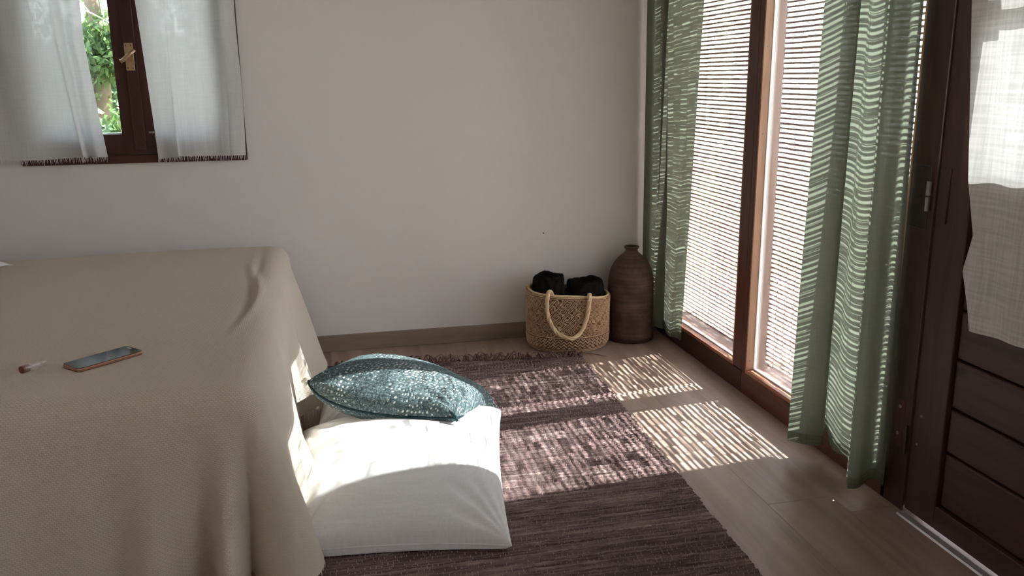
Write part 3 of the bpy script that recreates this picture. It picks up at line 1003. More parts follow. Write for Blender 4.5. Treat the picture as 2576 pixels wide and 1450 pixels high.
# ================================================================ cushions
def cushion(name, corners, Tu, Td, m, res=90, pinch=0.10, pinchv=None, power=0.42, zmin=None, seed=1, wr=0.004, parent=None, floorclamp=None, up=None, surf=None, sag=None):
    """corners: (u,v)= (-,-),(+,-),(+,+),(-,+)"""
    c = [np.array(p, float) for p in corners]
    n_ = np.cross(c[1] - c[0], c[3] - c[0])
    n_ /= np.linalg.norm(n_)
    if up is not None:
        n_ = np.array(up, float)
        n_ /= np.linalg.norm(n_)
    # parameter denser near edges
    t = np.linspace(-1, 1, res)
    t = np.sin(t * math.pi / 2)
    U, V = np.meshgrid(t, t, indexing='ij')
    U2 = U * (1 - pinch * (1 - V ** 2) * np.abs(U) ** 1.0)
    V2 = V * (1 - (pinch if pinchv is None else np.where(V < 0, pinchv, pinch)) * (1 - U ** 2) * np.abs(V) ** 1.0)
    base = ((1 - U2) * (1 - V2))[..., None] * c[0] / 4 + ((1 + U2) * (1 - V2))[..., None] * c[1] / 4 + ((1 + U2) * (1 + V2))[..., None] * c[2] / 4 + ((1 - U2) * (1 + V2))[..., None] * c[3] / 4
    prof = (np.clip(1 - U ** 2, 0, 1) * np.clip(1 - V ** 2, 0, 1)) ** power
    rg = np.random.RandomState(seed)
    wrk = np.zeros_like(U)
    for k in range(8):
        a, b = rg.uniform(-9, 9, 2)
        wrk += np.sin(a * U + b * V + rg.uniform(0, 6)) / 8
    # tension wrinkles radiating from corners
    for (cu, cv) in ((-1, -1), (1, -1), (1, 1), (-1, 1)):
        du, dv = U - cu, V - cv
        ang = np.arctan2(np.abs(dv), np.abs(du) + 1e-6)
        rad = np.sqrt(du ** 2 + dv ** 2)
        wrk += 0.9 * np.sin(ang * 17 + rg.uniform(0, 6)) * np.exp(-((rad - 0.35) / 0.28) ** 2)
    if sag is not None:
        skew = np.sin(np.pi * ((U + 1) / 2) ** 0.62) ** 0.9
        base = base + (skew * ((1 - V) / 2) ** 2.2)[..., None] * np.array(sag)
    top = base + n_ * (Tu * prof + wr * wrk * np.minimum(1, prof * 3))[..., None]
    bot = base - n_ * (Td * prof)[..., None]
    if floorclamp is not None:
        top[..., 2] = np.maximum(top[..., 2], floorclamp + 0.002)
        bot[..., 2] = np.maximum(bot[..., 2], floorclamp)
    du_ = np.linalg.norm(np.diff(top, axis=0), axis=2)
    dv_ = np.linalg.norm(np.diff(top, axis=1), axis=2)
    cu_ = np.concatenate([np.zeros((1, res)), np.cumsum(du_, 0)], 0)
    cv_ = np.concatenate([np.zeros((res, 1)), np.cumsum(dv_, 1)], 1)
    uvt = np.stack([cu_ - cu_[res // 2][None, :], cv_ - cv_[:, res // 2][:, None]], -1)
    T = grid_mesh(name, top, uvt)
    B = grid_mesh(name, bot[::-1], uvt[::-1])
    bm = bmesh.new()
    bm.from_mesh(T)
    bm.from_mesh(B)
    bmesh.ops.remove_doubles(bm, verts=bm.verts, dist=0.0004)
    me = bpy.data.meshes.new(name)
    bm.to_mesh(me)
    bm.free()
    for p in me.polygons: p.use_smooth = True
    for q in (T, B): bpy.data.meshes.remove(q)
    # seam polyline (around the edge)
    seam = [top[i, 0] for i in range(res)] + [top[-1, j] for j in range(res)] + [top[i, -1] for i in range(res - 1, -1, -1)] + [top[0, j] for j in range(res - 1, -1, -1)]
    return me, seam, top

RUGT = 0.010
# big white pillow on the rug
me, seam, _ = cushion('cover', [(-0.125, 1.955, 0.035), (0.400, 1.885, 0.022), (0.528, 2.63, 0.075), (-0.120, 2.62, 0.060)], 0.120, 0.10, 'linen', pinch=0.055, power=0.36, floorclamp=RUGT, seed=4, wr=0.0035, up=(0, 0, 1))
pil = empty('pillow', (0.17, 2.28, RUGT), label='large plump white linen pillow on the brown rug beside the bed', cat='pillow')
o = link('cover', me, 'linen', pil); o.location = -Vector(pil.location)
mbs = MB().tube([tuple(p) for p in seam[::3]], 0.0022, 6)
o = mbs.build('piping', 'linen', pil, smooth=True); o.location = -Vector(pil.location)
# smaller white pillow behind it
me, seam, _ = cushion('cover', [(-0.075, 2.67, 0.03), (0.36, 2.69, 0.03), (0.36, 3.02, 0.03), (-0.065, 3.00, 0.03)], 0.085, 0.05, 'linen', pinch=0.07, power=0.36, floorclamp=RUGT, seed=14, wr=0.004, up=(0, 0, 1))
pil2 = empty('pillow', (0.14, 2.84, RUGT), label='smaller white pillow lying mostly hidden beneath the teal cushion', cat='pillow')
o = link('cover', me, 'linen', pil2); o.location = -Vector(pil2.location)
o = MB().tube([tuple(p) for p in seam[::3]], 0.002, 6).build('piping', 'linen', pil2, smooth=True); o.location = -Vector(pil2.location)
# teal knitted cushion
me, seam, _ = cushion('knit_cover', [(-0.080, 2.58, 0.252), (0.338, 2.365, 0.176), (0.538, 2.735, 0.036), (0.13, 2.98, 0.150)], 0.110, 0.055, 'knit', pinch=0.02, pinchv=-0.02, power=0.32, sag=(-0.012, -0.02, -0.045), seed=21, wr=0.005)
tc = empty('cushion', (0.24, 2.71, 0.15), label='teal knitted cushion flopped over the back of the white pillow', cat='cushion')
o = link('knit_cover', me, 'knit', tc); o.location = -Vector(tc.location)
o = MB().tube([tuple(p) for p in seam[::2]], 0.0034, 6).build('edge_cord', 'tealdark', tc, smooth=True); o.location = -Vector(tc.location)
# small bead tassel at its corner and a dark toggle at the front corner
b_ = MB()
for (dx, dz, r_) in ((-0.006, 0.006, 0.006), (-0.012, -0.001, 0.006), (-0.004, -0.008, 0.0055)):
    b_.tube([(-0.084 + dx, 2.58, 0.252 + dz - r_), (-0.084 + dx, 2.58, 0.252 + dz - r_ * 0.5), (-0.084 + dx, 2.58, 0.252 + dz), (-0.084 + dx, 2.58, 0.252 + dz + r_ * 0.5), (-0.084 + dx, 2.58, 0.252 + dz + r_)],
            lambda t, r_=r_: max(0.0008, r_ * math.sqrt(max(0, 1 - (2 * t - 1) ** 2))), 8)
o = b_.build('bead_knot', 'fringe', tc, smooth=True); o.location = -Vector(tc.location)
o = MB().tube([(0.326, 2.372, 0.192), (0.337, 2.362, 0.182), (0.343, 2.356, 0.168)], 0.0045, 8).build('toggle', 'tealdark', tc, smooth=True); o.location = -Vector(tc.location)

# ================================================================ rug
RL = 1.85
nx, ny = 260, 760
gx = np.linspace(0, 1, nx)
yy = np.linspace(1.05, 3.335, ny)
right = 1.018 + (yy - 3.32) * 0.039
left = -0.045 + (yy - 2.9) * 0.039
rgn = np.random.RandomState(3)
pitch = 0.0118
ph = (yy - 1.05) / pitch
rowi = np.floor(ph).astype(int)
fr = ph - rowi
nrow = rowi.max() + 2
row_jit_r = rgn.uniform(-0.004, 0.004, nrow)
row_jit_l = rgn.uniform(-0.004, 0.004, nrow)
row_h = rgn.uniform(0.7, 1.15, nrow)
P = np.zeros((nx, ny, 3))
L_ = left + row_jit_l[rowi]
R_ = right + row_jit_r[rowi]
P[..., 0] = L_[None, :] + (R_ - L_)[None, :] * gx[:, None]
# end edge follows a slant: far end farther away on the left
wave = 0.004 * np.sin(P[..., 0] * 9 + yy[None, :] * 3) + 0.002 * np.sin(P[..., 0] * 31)
P[..., 1] = yy[None, :] + (1.0 - P[..., 0]) * 0.115 * np.clip((yy[None, :] - 1.6) / 1.7, 0, 1) + wave
wx = P[..., 0] / 0.0135
warp_i = np.floor(wx).astype(int)
par = ((warp_i + rowi[None, :]) % 2)
ridge = np.sin(np.pi * fr)[None, :] ** 0.7 * row_h[rowi][None, :]
dip = np.abs(np.sin(np.pi * wx)) ** 0.35
rz = rgn.uniform(-1, 1, (nx, ny))
lump = np.zeros((nx, ny))
cell = rgn.uniform(0.35, 1.0, (400, nrow))
lump = cell[(warp_i % 400), rowi[None, :].repeat(nx, 0)]
P[..., 2] = 0.0035 + 0.0055 * ridge * (0.35 + 0.65 * dip) * lump + 0.0008 * rz * 0.5
rug = empty('rug', (0.48, 2.3, 0), label='long brown rag-woven runner on the floor between bed and windows', cat='rug')
me = grid_mesh('weave', P - np.array([0.48, 2.3, 0]))
link('weave', me, 'rug', rug)
# light warp stitches showing between rag rows
mb = MB()
ctr = 0
for k in range(int((3.32 - 1.6) / pitch)):
    y0 = 1.6 + k * pitch
    j = int((y0 - 1.05) / (3.335 - 1.05) * (ny - 1))
    xl, xr = L_[j], R_[j]
    x_ = xl + 0.01 + (0.0067 if k % 2 else 0)
    while x_ < xr - 0.005:
        if R.random() < 0.62:
            yr = y0 + (1.0 - x_) * 0.115 * min(1, max(0, (y0 - 1.6) / 1.7)) + 0.004 * math.sin(x_ * 9 + y0 * 3) + 0.002 * math.sin(x_ * 31)
            z0 = 0.0078 + R.uniform(0, 0.0012)
            hl = R.uniform(0.004, 0.0075)
            w_ = 0.0008
            b0 = len(mb.v)
            mb.v += [(x_ - w_, yr - hl, 0.003), (x_ + w_, yr - hl, 0.003), (x_ + w_, yr, z0 + 0.0012), (x_ - w_, yr, z0 + 0.0012), (x_ - w_, yr + hl, 0.003), (x_ + w_, yr + hl, 0.003)]
            mb.f += [(b0, b0 + 1, b0 + 2, b0 + 3), (b0 + 3, b0 + 2, b0 + 5, b0 + 4)]
        x_ += 0.0135
    ctr += 1
mb.v = [(a - 0.48, b - 2.3, c) for a, b, c in mb.v]
tag(mb.build('warp_stitches', 'warp', rug), kind='stuff')
# rag tassels at the far end
def ribbon(pts, w, parent):
    pts = [Vector(p) for p in pts]
    v, f = [], []
    for i, p in enumerate(pts):
        d = (pts[min(i + 1, len(pts) - 1)] - pts[max(i - 1, 0)]).normalized()
        s_ = d.cross(Vector((R.uniform(-.5, .5), R.uniform(-.5, .5), 1))).normalized() * w * (1 - 0.4 * i / len(pts))
        v += [tuple(p - s_), tuple(p + s_), tuple(p + s_ * 0.6 + Vector((0, 0, 0.0018))), tuple(p - s_ * 0.6 + Vector((0, 0, 0.0018)))]
    for i in range(len(pts) - 1):
        for q in range(4):
            q2 = (q + 1) % 4
            f.append((i * 4 + q, i * 4 + q2, i * 4 + 4 + q2, i * 4 + 4 + q))
    e = (len(pts) - 1) * 4
    f += [(3, 2, 1, 0), (e, e + 1, e + 2, e + 3)]
    me = bpy.data.meshes.new('tassel')
    me.from_pydata(v, [], f)
    for p in me.polygons: p.use_smooth = True
    return link('tassel', me, 'rugstrip', parent)
for k in range(110):
    x_ = 0.0 + 1.03 * (k + R.uniform(-0.3, 0.3)) / 110
    yb = 3.33 + (1.0 - x_) * 0.115 + 0.004 * math.sin(x_ * 9 + 10)
    L = R.uniform(0.03, 0.075)
    dirx = R.uniform(-0.9, 0.9)
    pts = []
    zc = 0
    side = R.uniform(-1, 1)
    for i in range(8):
        t_ = i / 7
        pts.append((x_ + dirx * L * t_ + side * 0.012 * math.sin(t_ * 5), min(YW - 0.03, yb - 0.012 + L * 0.55 * math.sin(t_ * 2.2) * (1 if R.random() > 0.08 else 0.8)), 0.005 + 0.020 * math.sin(math.pi * min(1, t_ * 1.1)) * (0.4 + abs(side)) + 0.001))
    pts = [(a - 0.48, b - 2.3, c) for a, b, c in pts]
    ribbon(pts, R.uniform(0.0028, 0.0055), rug)
# two long loose strands
for pts in ([(0.95, 3.33, .008), (1.02, 3.36, .006), (1.07, 3.345, .004), (1.12, 3.30, .003)],
            [(0.74, 3.38, .016), (0.78, 3.33, .017), (0.83, 3.29, .015), (0.88, 3.28, .014)]):
    c_ = catmull(pts, 14) - np.array([0.48, 2.3, 0])
    ribbon([tuple(q) for q in c_], 0.0022, rug)

# ================================================================ basket with black rolls
def mat_jute():
    t = NT('jute')
    v = t.coord('Object')
    n = t.noise(v, 55, 4, 0.6)
    n2 = t.noise(t.coord('Object', (1, 1, 3)), 260, 3)
    f = t.math('ADD', t.math('MULTIPLY', n, 0.55), t.math('MULTIPLY', n2, 0.45))
    c = t.ramp(f, [(0.34, (0.30, 0.155, 0.075)), (0.5, (0.52, 0.32, 0.18)), (0.66, (0.72, 0.52, 0.33))])
    return t.done(t.bsdf(c, 0.9, normal=t.bump(n2, 0.5, 0.002), spec=0.15))
M['jute'] = mat_jute()
def mat_jute_shaded():
    """brown jute with recess shade put into the colour, raised cords paler"""
    t = NT('jute_recess_shade')
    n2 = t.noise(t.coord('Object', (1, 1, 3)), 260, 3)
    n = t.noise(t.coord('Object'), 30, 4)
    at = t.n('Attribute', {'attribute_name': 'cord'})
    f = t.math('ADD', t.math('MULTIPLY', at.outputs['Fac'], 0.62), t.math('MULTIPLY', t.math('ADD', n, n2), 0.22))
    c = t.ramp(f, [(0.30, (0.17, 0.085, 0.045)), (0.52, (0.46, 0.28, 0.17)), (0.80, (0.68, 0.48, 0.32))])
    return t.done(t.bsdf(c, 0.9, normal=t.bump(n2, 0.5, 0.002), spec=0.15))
M['jute_shaded'] = mat_jute_shaded()
M['jute_pale'] = mat_simple('pale_jute_rope', (0.66, 0.50, 0.31), 0.85, nscale=160, var=0.2, bump=0.4, spec=0.15)
M['blackfleece'] = mat_simple('black_fleece', (0.012, 0.010, 0.010), 0.97, nscale=200, var=0.5, bump=0.8, spec=0.08)
BKX, BKY = 1.012, 3.515
bk = empty('basket', (BKX, BKY, 0), label='round jute basket with raised pattern and rope handle in the corner', cat='basket')
nt, nz = 900, 260
th_ = np.linspace(0, 2 * np.pi, nt, endpoint=False)
zz_ = np.linspace(0, 1, nz)
H_ = 0.245
RX, RY = 0.181, 0.146
prof = np.interp(zz_, [0, 0.03, 0.10, 0.25, 0.6, 1.0], [0.84, 0.92, 0.975, 1.0, 0.995, 1.0])
TH, ZZ = np.meshgrid(th_, zz_, indexing='ij')
sc = TH * 0.17                      # arc length
zc = ZZ * H_
def tri(x): return np.abs((x % 1.0) - 0.5) * 2
# raised diamond / zigzag ornament of cords
cellw = 0.0445
a_ = (sc * 2 * np.pi * 0.17 / (2 * np.pi * 0.17)) / cellw
ncell = round(2 * np.pi * 0.17 / cellw)
aa = TH / (2 * np.pi) * ncell
bbv = zc / 0.052
rw = np.random.RandomState(4)
warpa = sum(0.10 * np.sin(TH * int(rw.randint(5, 40)) + zc * rw.uniform(-120, 120) + rw.uniform(0, 6)) for _ in range(5))
d1 = tri(aa + warpa * 0.6) + tri(bbv + warpa * 0.5)
orn = np.zeros_like(TH)
band_main = (zc > 0.075) & (zc < 0.232)
orn_main = np.cos(2 * np.pi * d1 * 2.5) * 0.75 + 0.45 * np.cos(2 * np.pi * (aa * 2.0 + warpa)) * np.cos(2 * np.pi * zc / 0.021)
orn_main = np.clip(orn_main, -1, 1)
zig = np.cos(2 * np.pi * (tri(aa * 2) * 0.9 + zc / 0.014))
band_low = (zc > 0.022) & (zc < 0.066)
orn = np.where(band_main, orn_main, np.where(band_low, zig, np.cos(2 * np.pi * zc / 0.008)))
rope = np.cos(2 * np.pi * (zc / 0.0078)) * 0.5 + 0.5 * np.cos(2 * np.pi * (aa * 7 + zc / 0.006))
rgn = np.random.RandomState(8)
rnd = rgn.uniform(-1, 1, (nt, nz))
disp = 0.0040 * np.sign(orn) * np.abs(orn) ** 0.6 + 0.0012 * rope + 0.0012 * rnd
# three horizontal cords
for zc0 in (0.068, 0.0735, 0.019, 0.240):
    disp = np.where(np.abs(zc - zc0) < 0.0026, 0.0026 + 0.0008 * np.cos(TH * 240), disp)
RRx = RX * prof[None, :] + disp
RRy = RY * prof[None, :] + disp
P = np.zeros((nt, nz, 3))
P[..., 0] = np.cos(TH) * RRx
P[..., 1] = np.sin(TH) * RRy
tilt = -0.018 * np.cos(TH) + 0.004 * np.sin(TH * 3)
P[..., 2] = zc + tilt * ZZ ** 2
# softly slumped
P[..., 0] += 0.003 * np.sin(TH * 3 + 1) * ZZ
P[..., 1] += 0.003 * np.sin(TH * 2 + 4 * ZZ)
me = grid_mesh('woven_wall', P, closed_u=True)
at = me.attributes.new('cord', 'FLOAT', 'POINT')  # drives the painted weave shade: recesses dark, raised cords pale
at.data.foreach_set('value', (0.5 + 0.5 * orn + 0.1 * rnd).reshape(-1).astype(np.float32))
link('woven_wall', me, 'jute_shaded', bk)
# inner wall
Pi = P[:, ::-8].copy()
Pi[..., 0] *= 0.955; Pi[..., 1] *= 0.95
link('lining', grid_mesh('lining', Pi, closed_u=True), 'jute', bk)
# base disc
b_ = bmesh.new()
vs = [b_.verts.new((math.cos(t) * RX * 0.84, math.sin(t) * RY * 0.84, 0.002)) for t in np.linspace(0, 2 * math.pi, 48, endpoint=False)]
b_.faces.new(vs)
me = bpy.data.meshes.new('base'); b_.to_mesh(me); b_.free()
link('base', me, 'jute', bk)
rim = []
for i in range(0, nt + 1, 6):
    q = P[i % nt, -1]
    rim.append((q[0] * 0.978, q[1] * 0.975, q[2]))
MB().tube(rim, 0.0055, 8, cap=False).build('rim', 'jute_pale', bk, smooth=True)
def rope_handle(pts, r, parent):
    c_ = catmull(pts, 90)
    root_o = None
    mb = MB()
    for k in range(3):
        q = []
        for i, p in enumerate(c_):
            d = c_[min(i + 1, 89)] - c_[max(i - 1, 0)]
            d = d / np.linalg.norm(d)
            a = np.cross(d, np.array([0, 1, 0])); a /= np.linalg.norm(a)
            b = np.cross(d, a)
            t_ = i * 0.36 + k * 2 * math.pi / 3
            q.append(tuple(p + (a * math.cos(t_) + b * math.sin(t_)) * r * 0.52))
        mb.tube(q, r * 0.62, 6)
    return mb.build('handle', 'jute_pale', parent, smooth=True)
# front loop: rises over the rim and hangs down outside
def rimpt(px_frac):
    t = px_frac
    return np.array([math.cos(t) * RX, math.sin(t) * RY])
tl, tr_ = math.radians(229), math.radians(283)
L2, R2 = rimpt(tl), rimpt(tr_)
zl = 0.248 - 0.018 * math.cos(tl); zr = 0.248 - 0.018 * math.cos(tr_)
pts = [(L2[0] * 0.95 + 0.018, L2[1] * 0.90, zl - 0.03), (L2[0] * 0.97 + 0.014, L2[1] * 0.95, zl + 0.002), (L2[0] + 0.004, L2[1] * 1.06, zl + 0.014), (L2[0] - 0.006, L2[1] * 1.13, zl - 0.005),
       (L2[0] - 0.008, L2[1] * 1.14, zl - 0.06), (L2[0] + 0.004, L2[1] * 1.17, zl - 0.115), (L2[0] + 0.036, L2[1] * 1.23, zl - 0.165),
       ((L2[0] + R2[0]) / 2 + 0.006, (L2[1] + R2[1]) / 2 - 0.042, zl - 0.182),
       (R2[0] - 0.030, R2[1] * 1.10, zr - 0.145), (R2[0] - 0.006, R2[1] * 1.10, zr - 0.09), (R2[0] + 0.004, R2[1] * 1.11, zr - 0.04), (R2[0] + 0.008, R2[1] * 1.09, zr - 0.002),
       (R2[0] + 0.010, R2[1] * 1.02, zr + 0.014), (R2[0] + 0.016, R2[1] * 0.93, zr + 0.002), (R2[0] + 0.018, R2[1] * 0.88, zr - 0.03)]
rope_handle(pts, 0.0085, bk)

def fuzzy_roll(center, rx, ry, z0, z1, seed, label, lean=(0, 0)):
    nt, nz = 160, 90
    th_ = np.linspace(0, 2 * np.pi, nt, endpoint=False)
    rg = np.random.RandomState(seed)
    # side up, then over the rolled top into a shallow spiral pit
    prof = [(0.98, 0.0), (1.02, 0.3), (1.02, 0.6), (1.0, 0.80), (0.95, 0.94), (0.84, 0.99), (0.66, 1.0), (0.52, 0.985), (0.44, 0.965), (0.30, 0.985), (0.16, 0.98), (0.0, 0.97)]
    pr = catmull(prof, nz)
    P = np.zeros((nt, nz, 3))
    for i, t in enumerate(th_):
        w = 1 + 0.05 * math.sin(2 * t + seed) + 0.03 * math.sin(5 * t)
        for j in range(nz):
            r_, h_ = pr[j]
            h2 = z0 + (z1 - z0) * h_ * (1 + 0.016 * math.sin(3 * t + seed) * r_)
            nse = mnoise.noise(Vector((math.cos(t) * 4 * r_ + seed, math.sin(t) * 4 * r_, h_ * 6))) * 0.09
            rr_ = r_ * w * (1 + nse * (1 if r_ > 0.1 else 0))
            P[i, j] = (center[0] + math.cos(t) * rx * rr_ + lean[0] * h_, center[1] + math.sin(t) * ry * rr_ + lean[1] * h_, h2 + nse * 0.05 * h_)
    root = empty('rolled_fleece', (center[0], center[1], z0), label=label, cat='blanket')
    P -= np.array([center[0], center[1], z0])
    link('roll', grid_mesh('roll', P, closed_u=True), 'blackfleece', root)
    mb = MB()
    r_ = random.Random(seed)
    for k in range(3200):
        i = r_.randrange(nt); j = r_.randrange(int(nz * 0.35), nz - 4)
        p = Vector(P[i, j]); q = Vector(P[(i + 1) % nt, j]); s_ = Vector(P[i, j + 1])
        n_ = (q - p).cross(s_ - p)
        if n_.length < 1e-12: continue
        n_.normalize()
        n_ = (n_ + Vector((r_.uniform(-.7, .7), r_.uniform(-.7, .7), r_.uniform(-.3, .7)))).normalized()
        e = p + n_ * r_.uniform(0.002, 0.006)
        b0 = len(mb.v)
        sd_ = Vector((r_.uniform(-1, 1), r_.uniform(-1, 1), 0)).normalized() * 0.0004
        mb.v += [tuple(p - sd_), tuple(p + sd_), tuple(e)]
        mb.f.append((b0, b0 + 1, b0 + 2))
    tag(mb.build('fuzz', 'blackfleece', root), kind='stuff')
    return root
fuzzy_roll((BKX - 0.082, BKY + 0.01, 0), 0.066, 0.075, 0.01, 0.318, 3, 'black fuzzy fleece roll standing taller at the left in the jute basket')
fuzzy_roll((BKX + 0.074, BKY + 0.0, 0), 0.084, 0.085, 0.01, 0.288, 6, 'black fuzzy fleece roll at the right in the jute basket', lean=(0.006, 0))
# dark cloth crumpled around the rolls fills the basket mouth
nt, nz = 120, 24
P = np.zeros((nt, nz, 3))
for i in range(nt):
    t = 2 * math.pi * i / nt
    for j in range(nz):
        r_ = 1 - j / (nz - 1)
        nse = mnoise.noise(Vector((math.cos(t) * r_ * 3, math.sin(t) * r_ * 3, 2.0)))
        P[i, j] = (math.cos(t) * r_ * RX * 0.93, math.sin(t) * r_ * RY * 0.92, 0.238 - 0.018 * math.cos(t) * r_ + 0.010 * nse - 0.012 * r_)
fl = link('folded_fleece', grid_mesh('folded_fleece', P, closed_u=True), 'blackfleece')
fl.location = (BKX, BKY, 0)
tag(fl, 'black fleece blanket packed low around the two rolls inside the basket', 'blanket')

# ================================================================ clay bottle
def mat_clay():
    t = NT('brown_clay')
    v = t.coord('Object')
    st_ = t.noise(t.coord('Object', (2, 2, 60)), 1.5, 4, 0.6)
    bl = t.noise(v, 12, 5, 0.6)
    f = t.math('ADD', t.math('MULTIPLY', st_, 0.4), t.math('MULTIPLY', bl, 0.6))
    c = t.ramp(f, [(0.33, (0.040, 0.023, 0.019)), (0.52, (0.085, 0.047, 0.036)), (0.68, (0.15, 0.088, 0.066))])
    return t.done(t.bsdf(c, 0.62, normal=t.bump(f, 0.35, 0.002), spec=0.3))
M['clay'] = mat_clay()
vs_ = empty('bottle', (1.310, 3.545, 0), label='tall dark brown clay bottle with small neck in the corner', cat='bottle')
prof = [(0.0, 0.0), (0.098, 0.0), (0.106, 0.004), (0.107, 0.030), (0.103, 0.038), (0.1005, 0.05), (0.101, 0.12), (0.1015, 0.20), (0.1005, 0.26), (0.097, 0.295), (0.089, 0.325), (0.077, 0.350), (0.061, 0.372), (0.044, 0.388), (0.033, 0.397), (0.0275, 0.405), (0.0255, 0.412)]
pb = catmull(prof[3:], 70)
full = [tuple(p) for p in prof[:3]] + [tuple(p) for p in pb]
ang = np.linspace(0, 2 * math.pi, 72, endpoint=False)
lathe('body', full, 'clay', vs_, 72)
vs_.scale = (1, 1, 0.985)
lathe('lip', [(0.0255, 0.410), (0.028, 0.415), (0.0325, 0.420), (0.0335, 0.424), (0.031, 0.427), (0.0245, 0.427), (0.021, 0.420), (0.020, 0.395), (0.02, 0.34)], 'clay', vs_, 48)

# ================================================================ phone and lip balm on the bed
M['screen'] = mat_simple('phone_screen', (0.012, 0.013, 0.014), 0.06, nscale=5, var=0.1, bump=0.0, spec=0.9)
M['copper'] = mat_simple('copper_rim', (0.52, 0.29, 0.19), 0.3, 0.8, nscale=60, var=0.1, bump=0.0)
def zbed(x_, y_):
    X_, Y_ = x_, y_
    return BTOP + 0.004 * math.sin(X_ * 5 + Y_ * 3) * math.cos(Y_ * 4 - 1) - 0.012 * math.exp(-((X_ + 1.9) / 1.0) ** 2)
pc = (-0.545, 2.165)
ph_ = empty('phone', (pc[0], pc[1], zbed(*pc) + 0.001), math.radians(43), label='black smartphone with copper edge lying on the cream bedspread', cat='phone')
def rounded(w, h, r, z0, z1, name, m, parent, bev=0.002):
    b_ = bmesh.new()
    vs = []
    for (cx__, cy__, a0) in ((w / 2 - r, h / 2 - r, 0), (-w / 2 + r, h / 2 - r, 90), (-w / 2 + r, -h / 2 + r, 180), (w / 2 - r, -h / 2 + r, 270)):
        for k in range(7):
            a = math.radians(a0 + 15 * k)
            vs.append(b_.verts.new((cx__ + r * math.cos(a), cy__ + r * math.sin(a), z0)))
    f = b_.faces.new(vs)
    ex = bmesh.ops.extrude_face_region(b_, geom=[f])
    for v in ex['geom']:
        if isinstance(v, bmesh.types.BMVert): v.co.z = z1
    b_.normal_update()
    bmesh.ops.recalc_face_normals(b_, faces=b_.faces)
    if bev:
        ed = [e for e in b_.edges if abs(e.verts[0].co.z - e.verts[1].co.z) < 1e-6]
        bmesh.ops.bevel(b_, geom=ed, offset=bev, segments=3, affect='EDGES', profile=0.5)
    me = bpy.data.meshes.new(name)
    b_.to_mesh(me); b_.free()
    return link(name, me, m, parent)
rounded(0.168, 0.075, 0.010, 0.0, 0.0085, 'body', 'copper', ph_, 0.0024)
rounded(0.165, 0.072, 0.009, 0.0084, 0.0094, 'screen', 'screen', ph_, 0.0003)
rounded(0.008, 0.020, 0.0035, 0.0095, 0.0099, 'screen_patch', 'steel', ph_, 0.0).location = (0.074, 0.012, 0)  # small steel patch on the screen near one end
bpy.data.objects['screen_patch'].name = 'screen_corner_patch'

M['plastic'] = (lambda t: t.done(t.n('MixShader', None, _0=0.22, _1=t.n('BsdfTransparent', None, Color=(0.93, 0.90, 0.90)).outputs[0], _2=t.bsdf((0.85, 0.8, 0.8), 0.08, spec=0.8)).outputs[0]))(NT('clear_plastic'))
M['balm'] = mat_simple('reddish_brown_balm', (0.20, 0.055, 0.035), 0.35, nscale=30, var=0.2)
vl = (-0.695, 2.135)
tb = empty('balm_tube', (vl[0], vl[1], zbed(*vl) + 0.0095), math.radians(58), label='small clear tube with reddish brown end lying left of the phone', cat='tube')
MB().tube([(-0.026, 0, 0), (0.030, 0, 0)], 0.0092, 24).build('clear_tube', 'plastic', tb, smooth=False)
MB().tube([(-0.030, 0, 0), (-0.0265, 0, 0), (-0.012, 0, 0)], 0.0088, 24).build('balm', 'balm', tb)
MB().tube([(0.030, 0, 0), (0.0315, 0, 0)], 0.0096, 24).build('end_cap', 'plastic', tb)

# white pillow whose frilled corner just enters the frame at the far left
me, seam, _ = cushion('cover', [(-1.48, 3.02, 0.51), (-1.120, 3.36, 0.512), (-1.45, 3.56, 0.508), (-1.80, 3.30, 0.51)], 0.060, 0.02, 'linen', pinch=0.04, power=0.4, floorclamp=0.488, seed=33, up=(0, 0, 1))
pil3 = empty('pillow', (-1.47, 3.15, 0.49), label='white pillow on the bed whose frayed corner just enters at the left', cat='pillow')
o = link('cover', me, 'linen', pil3); o.location = -Vector(pil3.location)
fr_ = []
rg = random.Random(2)
mb = MB()
for p in seam[90:180:2]:
    q = (p[0] + rg.uniform(0.004, 0.014), p[1] + rg.uniform(-0.006, 0.006), max(0.4955, p[2] - 0.004))
    mb.tube([tuple(p), q], 0.001, 4)
o = mb.build('frill', 'linen', pil3); o.location = -Vector(pil3.location); tag(o, kind='stuff')

# ================================================================ outside
def mat_ground():
    t = NT('sunlit_ground')
    v = t.coord('Object')
    c = t.mix(t.ramp(t.noise(v, 1.2, 4), [(0.42, 0.0), (0.6, 1.0)]), (0.44, 0.36, 0.24), (0.34, 0.33, 0.17))
    c = t.mix(t.math('MULTIPLY', t.noise(v, 40, 4), 0.5), c, (0.62, 0.54, 0.42))
    return t.done(t.bsdf(c, 0.95, normal=t.bump(t.noise(v, 60, 4), 0.5, 0.02), spec=0.1))
M['ground'] = mat_ground()
tag(bx('garden_ground', -9, 16, -6, 14, -0.50, -0.30, 'ground'), kind='structure')
M['deck'] = mat_simple('pale_terrace', (0.42, 0.36, 0.31), 0.8, nscale=6, var=0.06)
tag(bx('terrace', XW + 0.17, 3.6, -1.0, 4.6, -0.30, -0.04, 'deck'), kind='structure')
# roof overhang over the terrace: keeps the sun off everything above about 1.5 m
M['roof'] = mat_simple('roof_boards', (0.22, 0.13, 0.08), 0.8, nscale=10, var=0.2)
ov = tag(MB().box(XW + 0.0, 2.79, -1.2, 3.82, 2.56, 2.62).box(-3.0, 2.79, 3.82, 4.40, 2.56, 2.62).build('overhang_and_added_eave', 'roof'), kind='structure')  # second box: unseen back eave added to keep sun off the small window

